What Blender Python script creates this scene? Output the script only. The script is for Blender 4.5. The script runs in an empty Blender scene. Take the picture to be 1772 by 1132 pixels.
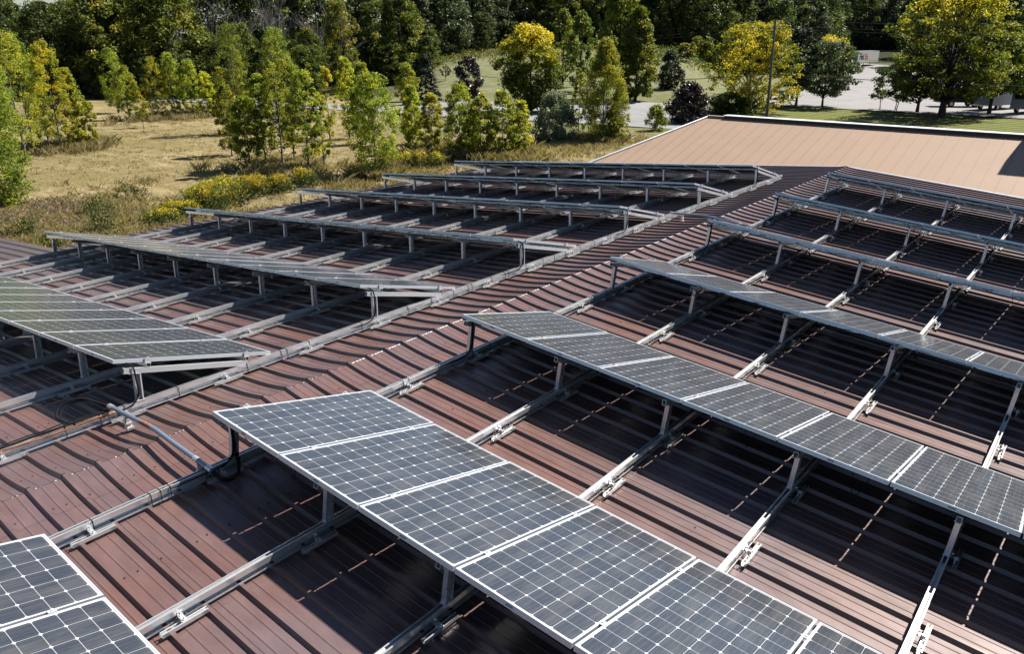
import bpy, math, random
import numpy as np
from mathutils import Matrix, Vector
random.seed(7); RNG = np.random.default_rng(7)
SC = bpy.context.scene; COL = SC.collection
rad = math.radians

# ------------------------------------------------------------------ helpers
def tag(o, label=None, cat=None, group=None, kind=None):
    if label: o['label'] = label
    if cat: o['category'] = cat
    if group: o['group'] = group
    if kind: o['kind'] = kind
    return o

def link(o, parent=None):
    COL.objects.link(o)
    if parent is not None: o.parent = parent
    return o

def empty(name, loc=(0, 0, 0), label=None, cat=None, group=None, mat=None):
    o = bpy.data.objects.new(name, None); link(o)
    if mat is not None: o.matrix_world = mat
    else: o.location = loc
    o.empty_display_size = .2
    return tag(o, label, cat, group)

class MB:
    """collects boxes, tubes and free faces into one mesh"""
    def __init__(s): s.v = []; s.f = []; s.sm = []
    def add(s, vs, fs, smooth=False):
        b = len(s.v); s.v += [tuple(map(float, q)) for q in vs]
        s.f += [tuple(b + i for i in f) for f in fs]; s.sm += [smooth] * len(fs)
    def box(s, x0, x1, y0, y1, z0, z1, M=None):
        vs = [(x, y, z) for z in (z0, z1) for y in (y0, y1) for x in (x0, x1)]
        if M is not None: vs = [M @ Vector(q) for q in vs]
        s.add(vs, [(0, 2, 3, 1), (4, 5, 7, 6), (0, 1, 5, 4), (2, 6, 7, 3), (0, 4, 6, 2), (1, 3, 7, 5)])
    def tube(s, pts, r, n=6, caps=True, smooth=True):
        pts = [Vector(q) for q in pts]
        rs = r if isinstance(r, (list, tuple)) else [r] * len(pts)
        rings = []; prev = None
        for i, q in enumerate(pts):
            t = (pts[min(i + 1, len(pts) - 1)] - pts[max(i - 1, 0)])
            if t.length < 1e-9: t = Vector((0, 0, 1))
            t.normalize()
            a = prev if prev is not None else (Vector((0, 0, 1)) if abs(t.z) < .9 else Vector((1, 0, 0)))
            u = (a - t * a.dot(t))
            if u.length < 1e-6: u = t.orthogonal()
            u.normalize(); w = t.cross(u); prev = u
            rings.append([q + (u * math.cos(k * 2 * math.pi / n) + w * math.sin(k * 2 * math.pi / n)) * rs[i] for k in range(n)])
        vs = [q for rg in rings for q in rg]
        fs = [(i * n + k, i * n + (k + 1) % n, (i + 1) * n + (k + 1) % n, (i + 1) * n + k) for i in range(len(pts) - 1) for k in range(n)]
        s.add(vs, fs, smooth)
        if caps:
            s.add(rings[0], [tuple(range(n))[::-1]]); s.add(rings[-1], [tuple(range(n))])
    def mesh(s, name):
        me = bpy.data.meshes.new(name); me.from_pydata(s.v, [], s.f); me.update()
        me.polygons.foreach_set('use_smooth', s.sm); return me
    def build(s, name, mat, parent=None):
        me = s.mesh(name); me.materials.append(mat)
        return link(bpy.data.objects.new(name, me), parent)

def np_mesh(name, V, F, mat, attr=None, nv=4):
    me = bpy.data.meshes.new(name)
    V = np.ascontiguousarray(V, dtype=np.float32); F = np.ascontiguousarray(F, dtype=np.int32)
    me.vertices.add(len(V)); me.vertices.foreach_set('co', V.ravel())
    me.loops.add(F.size); me.loops.foreach_set('vertex_index', F.ravel())
    me.polygons.add(len(F)); me.polygons.foreach_set('loop_start', np.arange(0, F.size, nv, dtype=np.int32))
    me.update(calc_edges=True)
    if attr is not None:
        for k, (dom, arr) in attr.items():
            if arr.ndim == 1:
                a = me.attributes.new(k, 'FLOAT', dom); a.data.foreach_set('value', arr.astype(np.float32))
            else:
                a = me.attributes.new(k, 'FLOAT_COLOR', dom); a.data.foreach_set('color', arr.astype(np.float32).ravel())
    me.polygons.foreach_set('use_smooth', [False] * len(F))
    if mat is not None: me.materials.append(mat)
    return me

# ------------------------------------------------------------------ materials
def newmat(name):
    m = bpy.data.materials.new(name); m.use_nodes = True
    return m, m.node_tree, m.node_tree.nodes['Principled BSDF']
def N(nt, t, **kw):
    n = nt.nodes.new(t)
    for k, v in kw.items():
        if k in n.inputs.keys() if isinstance(k, str) else False: n.inputs[k].default_value = v
        else: setattr(n, k, v)
    return n
def mth(nt, op, a, b=None, c=None):
    n = nt.nodes.new('ShaderNodeMath'); n.operation = op
    for i, v in enumerate((a, b, c)):
        if v is None: continue
        if isinstance(v, (int, float)): n.inputs[i].default_value = v
        else: nt.links.new(v, n.inputs[i])
    return n.outputs[0]
def ramp(nt, fac, stops):
    n = nt.nodes.new('ShaderNodeValToRGB'); e = n.color_ramp.elements
    while len(e) < len(stops): e.new(.5)
    for q, (p, c) in zip(e, stops): q.position = p; q.color = (*c, 1)
    nt.links.new(fac, n.inputs[0]); return n.outputs[0]
def mixc(nt, fac, a, b, mode='MIX'):
    n = nt.nodes.new('ShaderNodeMix'); n.data_type = 'RGBA'; n.blend_type = mode
    for i, v in ((0, fac), (6, a), (7, b)):
        if isinstance(v, (int, float)): n.inputs[i].default_value = v
        elif isinstance(v, tuple): n.inputs[i].default_value = (*v, 1)
        else: nt.links.new(v, n.inputs[i])
    return n.outputs[2]
def noise(nt, scale, detail=4, vec=None, rough=.55, scl=None):
    n = nt.nodes.new('ShaderNodeTexNoise'); n.inputs['Scale'].default_value = scale; n.inputs['Detail'].default_value = detail
    n.inputs['Roughness'].default_value = rough
    if vec is None:
        tc = nt.nodes.new('ShaderNodeTexCoord'); vec = tc.outputs['Object']
    if scl is not None:
        mp = nt.nodes.new('ShaderNodeMapping'); mp.inputs['Scale'].default_value = scl; nt.links.new(vec, mp.inputs[0]); vec = mp.outputs[0]
    nt.links.new(vec, n.inputs['Vector']); return n.outputs[0]
def bump(nt, h, strength, dist=.01):
    n = nt.nodes.new('ShaderNodeBump'); n.inputs['Strength'].default_value = strength; n.inputs['Distance'].default_value = dist
    nt.links.new(h, n.inputs['Height']); return n.outputs[0]

def simple(name, col, rough=.5, metal=0., var=.12, scale=8, bmp=0, spec=.5, dirt=None):
    m, nt, b = newmat(name)
    f = noise(nt, scale, 5)
    c1 = tuple(x * (1 - var) for x in col); c2 = tuple(min(1, x * (1 + var)) for x in col)
    c = ramp(nt, f, [(.3, c1), (.7, c2)])
    if dirt:
        f2 = noise(nt, scale * .3, 6); c = mixc(nt, ramp(nt, f2, [(.55, (0, 0, 0)), (.75, (1, 1, 1))]), c, dirt)
    nt.links.new(c, b.inputs['Base Color'])
    b.inputs['Roughness'].default_value = rough; b.inputs['Metallic'].default_value = metal
    b.inputs['Specular IOR Level'].default_value = spec
    if bmp: nt.links.new(bump(nt, noise(nt, scale * 5, 4), bmp), b.inputs['Normal'])
    return m

def roof_mat(name, base, warm, cool, rough, dustfreq=(.35, 2.2, .35), spec=.5, gloss=0.):
    m, nt, b = newmat(name)
    tc = nt.nodes.new('ShaderNodeTexCoord')
    f1 = noise(nt, 1.0, 6, tc.outputs['Object'], .6, dustfreq)
    f2 = noise(nt, 9, 5, tc.outputs['Object'], .6, (.4, 1, 1))
    f3 = noise(nt, 60, 3, tc.outputs['Object'])
    c = mixc(nt, ramp(nt, f1, [(.42, (0, 0, 0)), (.66, (1, 1, 1))]), base, warm)
    c = mixc(nt, ramp(nt, noise(nt, .45, 4, tc.outputs['Object']), [(.48, (0, 0, 0)), (.7, (1, 1, 1))]), c, cool)
    c = mixc(nt, .5, c, ramp(nt, f2, [(.25, (.5, .5, .5)), (.75, (1.0, 1.0, 1.0))]), 'MULTIPLY')
    c = mixc(nt, .25, c, ramp(nt, f3, [(.3, (.7, .7, .7)), (.7, (1.0, 1.0, 1.0))]), 'MULTIPLY')
    nt.links.new(c, b.inputs['Base Color'])
    r = ramp(nt, f2, [(.2, (rough - .07,) * 3), (.8, (rough + .1,) * 3)]); nt.links.new(r, b.inputs['Roughness'])
    b.inputs['Specular IOR Level'].default_value = spec
    if gloss:
        b.inputs['Coat Weight'].default_value = gloss; b.inputs['Coat Roughness'].default_value = .42; b.inputs['Coat IOR'].default_value = 1.6
    nt.links.new(bump(nt, noise(nt, 2.2, 2, tc.outputs['Object'], .4, (.6, 1.4, 1)), .35, .012), b.inputs['Normal'])
    return m
M_ROOF = roof_mat('brown_roof_paint', (.142, .078, .066), (.185, .090, .068), (.150, .103, .104), .33, spec=.5, gloss=.42)
M_CAP = roof_mat('brown_ridge_cap_paint', (.152, .084, .072), (.175, .091, .07), (.150, .098, .098), .33, spec=.5, gloss=.42)
M_TAN = simple('tan_roof_paint', (.295, .200, .135), .6, 0, .035, .8, spec=.3)
M_WALL = simple('beige_wall_panel', (.40, .33, .26), .6)
M_CHIP = simple('bare_zinc_chip', (.9, .88, .85), .4, .1)
M_SCREW = simple('dark_screw_head', (.05, .04, .04), .5)
M_TRIM = simple('light_steel_trim', (.62, .64, .66), .35, .7)
M_WHITE = simple('white_trim_paint', (.8, .8, .79), .35)
M_BLACK = simple('black_cable_rubber', (.012, .012, .012), .75, spec=.12)
M_COPPER = simple('copper_ground_wire', (.55, .26, .14), .35, .8)
M_RUST = simple('rusty_steel', (.22, .12, .07), .7, 0, .4, 30)
M_SHADOWBROWN = simple('dark_brown_flashing_and_shade', (.045, .028, .024), .6)  # brown of gutter and sheet laps, also painted shade on the ridge vent

def alu(name, col, rough, metal=.85):
    m, nt, b = newmat(name)
    tc = nt.nodes.new('ShaderNodeTexCoord')
    f = noise(nt, 3, 4, tc.outputs['Object'], .5, (3, .4, 3)); g = noise(nt, 7, 3, tc.outputs['Object'], .5, (2, .5, 2))
    c = ramp(nt, f, [(.25, tuple(x * .88 for x in col)), (.75, col)])
    nt.links.new(c, b.inputs['Base Color']); b.inputs['Metallic'].default_value = metal
    nt.links.new(ramp(nt, g, [(.3, (rough - .03,) * 3), (.7, (rough + .05,) * 3)]), b.inputs['Roughness'])
    return m
M_ALU = alu('mill_aluminium', (.80, .81, .82), .28, .55)
M_RAIL = alu('galvanised_rail_steel', (.86, .86, .85), .30, .72)
M_FRAME = alu('anodised_panel_frame', (.66, .69, .73), .36, .40)
M_CONDUIT = alu('galvanised_conduit', (.27, .33, .41), .30, .5)

def smoothband(nt, v, a, b):
    n = nt.nodes.new('ShaderNodeMapRange'); n.interpolation_type = 'SMOOTHSTEP'; n.inputs[1].default_value = a; n.inputs[2].default_value = b; nt.links.new(v, n.inputs[0]); return n.outputs[0]
def cell_mat():
    m, nt, b = newmat('solar_cell_glass')
    uv = nt.nodes.new('ShaderNodeUVMap'); uv.uv_map = 'UVMap'
    sp = nt.nodes.new('ShaderNodeSeparateXYZ'); nt.links.new(uv.outputs[0], sp.inputs[0])
    P = .1588; H = .0780
    def cen(v, off):
        q = mth(nt, 'SUBTRACT', v, off); q = mth(nt, 'DIVIDE', q, P)
        fr = mth(nt, 'FRACT', q); return mth(nt, 'MULTIPLY', mth(nt, 'SUBTRACT', fr, .5), P), q
    cu, qu = cen(sp.outputs[0], .0196); cv, qv = cen(sp.outputs[1], .0252)
    au = mth(nt, 'ABSOLUTE', cu); av = mth(nt, 'ABSOLUTE', cv)
    inside = mth(nt, 'MULTIPLY', mth(nt, 'LESS_THAN', au, H), mth(nt, 'LESS_THAN', av, H))
    inside = mth(nt, 'MULTIPLY', inside, mth(nt, 'LESS_THAN', mth(nt, 'ADD', au, av), H * 2 - .0125))
    for q, n_ in ((qu, 6), (qv, 12)):
        inside = mth(nt, 'MULTIPLY', inside, mth(nt, 'MULTIPLY', mth(nt, 'GREATER_THAN', q, 0), mth(nt, 'LESS_THAN', q, n_)))
    # busbars (along v) and fine fingers (along u)
    bb = mth(nt, 'ABSOLUTE', mth(nt, 'SUBTRACT', mth(nt, 'FRACT', mth(nt, 'DIVIDE', mth(nt, 'ADD', cu, .0794), .0397)), .5))
    bb = mth(nt, 'LESS_THAN', bb, .018)
    fg = mth(nt, 'LESS_THAN', mth(nt, 'FRACT', mth(nt, 'DIVIDE', sp.outputs[1], .0113)), .3)
    oi = nt.nodes.new('ShaderNodeObjectInfo')
    vn = nt.nodes.new('ShaderNodeTexWhiteNoise'); vn.noise_dimensions = '3D'
    cb = nt.nodes.new('ShaderNodeCombineXYZ'); nt.links.new(mth(nt, 'FLOOR', qu), cb.inputs[0]); nt.links.new(mth(nt, 'FLOOR', qv), cb.inputs[1]); nt.links.new(oi.outputs['Random'], cb.inputs[2])
    nt.links.new(cb.outputs[0], vn.inputs[0])
    cell = ramp(nt, vn.outputs[0], [(0, (.014, .019, .027)), (1, (.020, .026, .036))])
    cell = mixc(nt, mth(nt, 'MULTIPLY', fg, .4), cell, (.13, .13, .145))
    cell = mixc(nt, mth(nt, 'MULTIPLY', bb, .45), cell, (.20, .20, .21))
    sm = ramp(nt, noise(nt, 2.5, 6, nt.nodes.new('ShaderNodeTexCoord').outputs['Object'], .65, (3, .5, 1)), [(.45, (0, 0, 0)), (.8, (.26, .26, .26))])
    c = mixc(nt, inside, (.52, .53, .54), cell)
    c = mixc(nt, sm, c, (.30, .27, .23))
    lowe = mth(nt, 'MULTIPLY', smoothband(nt, sp.outputs[1], 1.90, 1.955), .35)
    c = mixc(nt, lowe, c, (.26, .23, .19))
    nt.links.new(c, b.inputs['Base Color'])
    tc = nt.nodes.new('ShaderNodeTexCoord')
    dirt = noise(nt, 1.6, 6, tc.outputs['Object'])
    nt.links.new(ramp(nt, dirt, [(.3, (.09,) * 3), (.75, (.20,) * 3)]), b.inputs['Roughness'])
    b.inputs['IOR'].default_value = 1.52; b.inputs['Specular IOR Level'].default_value = .5
    b.inputs['Coat Weight'].default_value = .5; b.inputs['Coat Roughness'].default_value = .5
    nt.links.new(bump(nt, noise(nt, 1.3, 2, tc.outputs['Object']), .05, .01), b.inputs['Normal'])
    return m
M_CELL = cell_mat()

def leaf_mat(name, stops, trans=.38, rough=.45, huevar=.03):
    m, nt, b = newmat(name)
    at = nt.nodes.new('ShaderNodeAttribute'); at.attribute_name = 'tone'
    oi = nt.nodes.new('ShaderNodeObjectInfo')
    c = ramp(nt, at.outputs['Fac'], stops)
    hs = nt.nodes.new('ShaderNodeHueSaturation')
    nt.links.new(mth(nt, 'ADD', mth(nt, 'MULTIPLY', oi.outputs['Random'], huevar), .5 - huevar / 2), hs.inputs['Hue'])
    nt.links.new(mth(nt, 'ADD', mth(nt, 'MULTIPLY', oi.outputs['Random'], .3), .85), hs.inputs['Value'])
    nt.links.new(c, hs.inputs['Color'])
    nt.links.new(hs.outputs[0], b.inputs['Base Color']); b.inputs['Roughness'].default_value = rough
    b.inputs['Specular IOR Level'].default_value = .35
    tr = nt.nodes.new('ShaderNodeBsdfTranslucent'); nt.links.new(mixc(nt, 1.0, hs.outputs[0], (1.25, 1.25, .75), 'MULTIPLY'), tr.inputs[0])
    mx = nt.nodes.new('ShaderNodeMixShader'); mx.inputs[0].default_value = trans
    nt.links.new(b.outputs[0], mx.inputs[1]); nt.links.new(tr.outputs[0], mx.inputs[2])
    nt.links.new(mx.outputs[0], nt.nodes['Material Output'].inputs[0])
    return m
G1c = (.035, .055, .010); G2c = (.105, .150, .022); Y1c = (.24, .24, .022); Y2c = (.42, .30, .025)
L_SAP = leaf_mat('poplar_leaves', [(0, (.12, .16, .025)), (.35, (.26, .31, .045)), (.62, (.43, .43, .05)), (.85, (.62, .53, .045)), (1, (.68, .55, .05))], .62)
L_GRN = leaf_mat('green_leaves', [(0, (.028, .05, .009)), (.5, (.085, .125, .018)), (.8, (.18, .22, .03)), (1, (.40, .33, .03))], .46)
L_DRK = leaf_mat('dark_wood_leaves', [(0, (.030, .048, .012)), (.5, (.078, .108, .020)), (.85, (.17, .21, .045)), (1, (.26, .26, .05))], .36)
L_MID = leaf_mat('mid_wood_leaves', [(0, (.035, .058, .011)), (.5, (.10, .135, .02)), (.85, (.22, .24, .04)), (1, (.42, .35, .05))], .42)
L_GREY = leaf_mat('grey_green_leaves', [(0, (.045, .062, .026)), (.5, (.10, .13, .052)), (1, (.20, .24, .11))], .28)
L_GOLD = leaf_mat('autumn_gold_leaves', [(0, (.03, .045, .008)), (.4, (.16, .19, .022)), (.6, (.42, .38, .03)), (1, (.74, .57, .04))], .5)
L_PINE = leaf_mat('pine_needles', [(0, (.014, .024, .010)), (.6, (.036, .052, .022)), (1, (.08, .10, .04))], .12)
L_PURP = leaf_mat('purple_leaves', [(0, (.012, .009, .009)), (.6, (.028, .018, .020)), (1, (.075, .05, .048))], .15, .3)
L_WILLOW = leaf_mat('silver_leaves', [(0, (.09, .11, .05)), (.6, (.20, .23, .12)), (1, (.34, .36, .22))], .3)
L_ROD = leaf_mat('goldenrod_leaves', [(0, (.03, .05, .01)), (.45, (.10, .13, .02)), (.6, (.38, .30, .02)), (1, (.62, .45, .02))], .3)
L_STRAW = leaf_mat('dry_grass_blades', [(0, (.13, .14, .045)), (.35, (.28, .23, .10)), (.75, (.42, .34, .17)), (1, (.50, .42, .25))], .4)
M_BARK = simple('grey_bark', (.16, .14, .115), .85, 0, .3, 6, .4)
M_BARKD = simple('dark_bark', (.045, .038, .032), .85, 0, .3, 5, .4)
M_TWIG = simple('pale_dead_twigs', (.17, .15, .155), .8, 0, .25, 3)
M_POLE = simple('weathered_pole_wood', (.20, .165, .135), .85, 0, .2, 4, .3)

# ------------------------------------------------------------------ terrain
def smn(a, b, x):
    t = np.clip((x - a) / (b - a), 0, 1); return t * t * (3 - 2 * t)
def TZ(x, y):
    x = np.asarray(x, float); y = np.asarray(y, float)
    dx, dy = x - 7.08, y + 3.0
    dep = -.628 * dx + .778 * dy
    s = (.778 * dx + .628 * dy) / np.maximum(dep, 1)
    w = smn(-.135, -.085, s) * (1 - smn(.21, .27, s))
    z = -4.3 + 3.3 * smn(85, 165, dep) * w
    D0 = 125 + 85 * smn(.2, .32, s)
    z = z + 12 * smn(0, 1, (dep - D0) / 150) * smn(-.5, -.35, s)
    return np.where(dep < 60, -4.3, z)
def sc_to_xy(dep, s): return (7.08 + dep * (-.628 + .778 * s), -3.0 + dep * (.778 + .628 * s))

xs = np.concatenate([np.arange(-900, -200, 50), np.arange(-200, 60, 2.0), np.arange(60, 700, 40)])
ys = np.concatenate([np.arange(-500, -40, 40), np.arange(-40, 300, 2.0), np.arange(300, 1100, 50)])
X, Y = np.meshgrid(xs, ys, indexing='ij'); Z = TZ(X, Y)
near = (X > -200) & (X < 60) & (Y > -40) & (Y < 300)
Z = Z + near * .05 * (np.sin(X * .53 + 1.3 * np.sin(Y * .21)) * np.sin(Y * .47))
nx, ny = X.shape
idx = np.arange(nx * ny).reshape(nx, ny)
F = np.stack([idx[:-1, :-1], idx[1:, :-1], idx[1:, 1:], idx[:-1, 1:]], -1).reshape(-1, 4)
dx, dy = X - 7.08, Y + 3.0
dep = -.628 * dx + .778 * dy; s_ = (.778 * dx + .628 * dy) / np.maximum(dep, 1)
lawn = smn(66, 76, dep) * smn(-.2, -.12, s_) * (dep > 0)
mown = smn(64, 70, dep) * smn(.14, .2, s_) * (1 - smn(100, 112, dep))
weed = smn(-38, -27, X) * (1 - smn(10, 24, Y)) * .8
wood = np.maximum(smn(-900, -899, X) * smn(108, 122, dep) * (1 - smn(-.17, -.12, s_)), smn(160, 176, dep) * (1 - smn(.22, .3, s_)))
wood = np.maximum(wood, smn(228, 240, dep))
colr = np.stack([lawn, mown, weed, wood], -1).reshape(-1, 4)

def ground_mat():
    m, nt, b = newmat('field_grass_ground')
    tc = nt.nodes.new('ShaderNodeTexCoord'); ob = tc.outputs['Object']
    at = nt.nodes.new('ShaderNodeAttribute'); at.attribute_name = 'zone'
    sp = nt.nodes.new('ShaderNodeSeparateColor'); nt.links.new(at.outputs['Color'], sp.inputs[0])
    fine = noise(nt, 5, 7, ob, .7); big = noise(nt, .11, 5, ob, .6); mid = noise(nt, .9, 6, ob, .65, (1, .35, 1))
    rows = noise(nt, 1.0, 5, ob, .6, (.25, 1.6, 1))
    tan = ramp(nt, fine, [(.3, (.075, .06, .024)), (.5, (.215, .165, .08)), (.72, (.40, .33, .18))])
    tan = mixc(nt, ramp(nt, rows, [(.45, (0, 0, 0)), (.62, (1, 1, 1))]), tan, mixc(nt, .6, tan, (.40, .31, .165)))
    ol = ramp(nt, fine, [(.3, (.085, .075, .025)), (.7, (.26, .21, .09))])
    tan = mixc(nt, mth(nt, 'MULTIPLY', ramp(nt, mid, [(.50, (0, 0, 0)), (.68, (1, 1, 1))]), .75), tan, ol)
    tan = mixc(nt, ramp(nt, big, [(.46, (0, 0, 0)), (.62, (.8, .8, .8))]), tan, ol)
    grn = ramp(nt, fine, [(.3, (.085, .09, .038)), (.7, (.20, .20, .10))])
    grn = mixc(nt, ramp(nt, mid, [(.45, (0, 0, 0)), (.66, (1, 1, 1))]), grn, (.215, .205, .115))
    grn = mixc(nt, ramp(nt, big, [(.5, (0, 0, 0)), (.66, (.8, .8, .8))]), grn, (.12, .135, .05))
    st = mth(nt, 'SINE', mth(nt, 'ADD', mth(nt, 'MULTIPLY', N_sep(nt, ob, 1), 3.6), mth(nt, 'MULTIPLY', N_sep(nt, ob, 0), .5)))
    mow = ramp(nt, mth(nt, 'ADD', mth(nt, 'MULTIPLY', st, .35), mth(nt, 'ADD', mth(nt, 'MULTIPLY', fine, .5), .22)), [(.2, (.075, .09, .02)), (.8, (.19, .19, .065))])
    wd = ramp(nt, fine, [(.3, (.06, .065, .02)), (.55, (.17, .14, .06)), (.8, (.34, .27, .14))])
    c = mixc(nt, sp.outputs[2], tan, wd)
    c = mixc(nt, sp.outputs[0], c, grn); c = mixc(nt, sp.outputs[1], c, mow)
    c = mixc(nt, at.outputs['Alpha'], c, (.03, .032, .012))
    nt.links.new(c, b.inputs['Base Color']); b.inputs['Roughness'].default_value = .95; b.inputs['Specular IOR Level'].default_value = .1
    nt.links.new(bump(nt, fine, 1.0, .12), b.inputs['Normal'])
    return m
def N_sep(nt, v, i):
    n = nt.nodes.new('ShaderNodeSeparateXYZ'); nt.links.new(v, n.inputs[0]); return n.outputs[i]
me = np_mesh('ground', np.stack([X, Y, Z], -1).reshape(-1, 3), F, ground_mat(), {'zone': ('POINT', colr)})
me.polygons.foreach_set('use_smooth', [True] * len(F))
tag(link(bpy.data.objects.new('ground', me)), kind='structure')

def asphalt(name, c1, c2):
    m, nt, b = newmat(name)
    tc = nt.nodes.new('ShaderNodeTexCoord'); ob = tc.outputs['Object']
    c = ramp(nt, noise(nt, .35, 6, ob, .65), [(.3, c1), (.7, c2)])
    c = mixc(nt, .5, c, ramp(nt, noise(nt, 14, 5, ob), [(.3, (.7, .7, .7)), (.7, (1, 1, 1))]), 'MULTIPLY')
    crack = noise(nt, 1.4, 9, ob, .8)
    c = mixc(nt, ramp(nt, crack, [(.495, (0, 0, 0)), (.5, (.5, .5, .5)), (.505, (0, 0, 0))]), c, (.08, .08, .08))
    nt.links.new(c, b.inputs['Base Color']); b.inputs['Roughness'].default_value = .85; return m
M_ASPH = asphalt('worn_pale_asphalt', (.19, .188, .185), (.28, .275, .265))
M_LOT = asphalt('worn_lot_asphalt', (.19, .18, .17), (.28, .262, .245))

def ribbon(name, poly, mat, dz):
    """flat sheet following the terrain: polygon filled with a clipped fine grid"""
    import bmesh
    bm = bmesh.new(); vs = [bm.verts.new((x, y, 0)) for x, y in poly]; f = bm.faces.new(vs)
    bmesh.ops.triangulate(bm, faces=bm.faces[:])
    for axis in (0, 1):
        lo = min(p[axis] for p in poly); hi = max(p[axis] for p in poly); k = math.ceil(lo / 4) * 4
        while k < hi:
            no = (1, 0, 0) if axis == 0 else (0, 1, 0); co = (k, 0, 0) if axis == 0 else (0, k, 0)
            bmesh.ops.bisect_plane(bm, geom=bm.verts[:] + bm.edges[:] + bm.faces[:], plane_co=co, plane_no=no); k += 4
    for v in bm.verts: v.co.z = float(TZ(v.co.x, v.co.y)) + dz
    bmesh.ops.recalc_face_normals(bm, faces=bm.faces[:])
    if sum(f.normal.z for f in bm.faces) < 0: bmesh.ops.reverse_faces(bm, faces=bm.faces[:])
    me = bpy.data.meshes.new(name); bm.to_mesh(me); bm.free(); me.materials.append(mat)
    return tag(link(bpy.data.objects.new(name, me)), kind='structure')
ribbon('road', [(-160, 27), (-112.6, 47.6), (-90, 52.5), (-73.2, 56.2), (-59.1, 58.2), (-52.7, 59.0), (-43.4, 61.3), (-36, 62.8), (-29, 63.4), (-18, 66), (10, 74), (12, 79), (-22, 70), (-31.5, 72.5), (-37, 80), (-40.1, 86.9), (-44.7, 85.2), (-47.6, 79.4), (-47.8, 69.4), (-57.9, 64.9), (-73.2, 62.4), (-90, 57.5), (-112.6, 51.6), (-160, 33)], M_ASPH, .085)
ribbon('parking_lot', [(-34, 95.5), (-24.4, 95.7), (-14.7, 95.6), (-3.3, 95.7), (22, 98), (26, 108), (4, 124), (-14, 146), (-36, 200), (-47, 238), (-66, 246), (-58, 214), (-43.0, 158.4), (-37.5, 129.5), (-36.2, 109.7)], M_LOT, .09)

# ------------------------------------------------------------------ roof geometry frame (fitted)
TH = .0824; CT, ST = math.cos(TH), math.sin(TH)
def rp(side, a, y, h=0.):
    sg = 1 if side == 'R' else -1
    return Vector((sg * a * CT + sg * h * ST, y, -a * ST + h * CT))
PER = .3048; Y_RIB0 = .095
prof = [(-.0345, 0), (-.0170, .0375), (.0150, .0375), (.0345, 0), (.0900, 0), (.0965, .0042), (.1065, .0042), (.1130, 0), (.1920, 0), (.1985, .0042), (.2085, .0042), (.2150, 0)]
def capz(a): return .034 * max(0, 1 - a / .42) ** 1.4
def ylist(y0, y1):
    out = []; k = math.floor((y0 - Y_RIB0) / PER) - 1
    while True:
        base = Y_RIB0 + k * PER
        if base > y1 + PER: break
        for dyy, z in prof:
            yy = base + dyy
            if y0 <= yy <= y1: out.append((yy, z))
        k += 1
    return [(y0, 0)] + out + [(y1, 0)]
def sheet(side, alist, y0, y1, lift=0., zf=None):
    yl = ylist(y0, y1); A = len(alist); B = len(yl)
    V = []
    for a in alist:
        for y, z in yl:
            V.append(rp(side, a, y, z + lift + capz(a)))
    V = np.array([tuple(v) for v in V]); i = np.arange(A * B).reshape(A, B)
    Fq = np.stack([i[:-1, :-1], i[1:, :-1], i[1:, 1:], i[:-1, 1:]], -1).reshape(-1, 4)
    if side == 'L': Fq = Fq[:, ::-1]
    return V, Fq
def join(parts):
    V = []; F = []; b = 0
    for v, f in parts: V.append(v); F.append(f + b); b += len(v)
    return np.concatenate(V), np.concatenate(F)
YE = 22.45; YS = -9.0
al = [0, .05, .1, .16, .22, .3, .42] + list(np.arange(1.2, 13.6, 1.25)) + [13.55]
V, Fq = join([sheet('R', al, YS, YE), sheet('L', al, YS, YE), sheet('L', [13.551, 15.5, 17.5, 21.5], YS, 4.33)])
whs = empty('warehouse_building', (0, 6, -4.3), 'low warehouse with brown ribbed metal roof carrying all the solar panels', 'building')
def child(o, parent):  # keep world coordinates
    o.parent = parent; o.matrix_parent_inverse = parent.matrix_world.inverted() if parent.matrix_world != Matrix() else Matrix.Translation(-parent.location); return o
def cobj(name, me, parent):
    o = bpy.data.objects.new(name, me); COL.objects.link(o); return child(o, parent)
me = np_mesh('roof', V, Fq, M_ROOF); cobj('roof', me, whs)
V, Fq = join([sheet(s, [0, .05, .1, .16, .22, .3, .42, .455], YS, YE, .0026) for s in 'RL'])
cobj('ridge_cap', np_mesh('ridge_cap', V, Fq, M_CAP), whs)
# chips of bare zinc along the crest
mb = MB(); r = random.Random(3); k = -26
while Y_RIB0 + k * PER < YE - .4:
    b0 = Y_RIB0 + k * PER + .045; e0 = b0 + PER - .09; y = b0 + r.uniform(0, .02)
    while y < e0:
        L = r.uniform(.004, .013) if y < 2.5 else r.uniform(.015, .05)
        if y < 2.5 and r.random() < .45: y += .05; continue
        w = r.uniform(.003, .005) if y < 2.5 else r.uniform(.006, .009)
        mb.box(-w, w, y, min(y + L, e0), .0335, .0395); y += L + r.uniform(.006, .02) * (3 if y < 2.5 else .8)
    k += 1
o = mb.build('bare_metal_chip', M_CHIP); o['kind'] = 'stuff'; child(o, whs)
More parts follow.
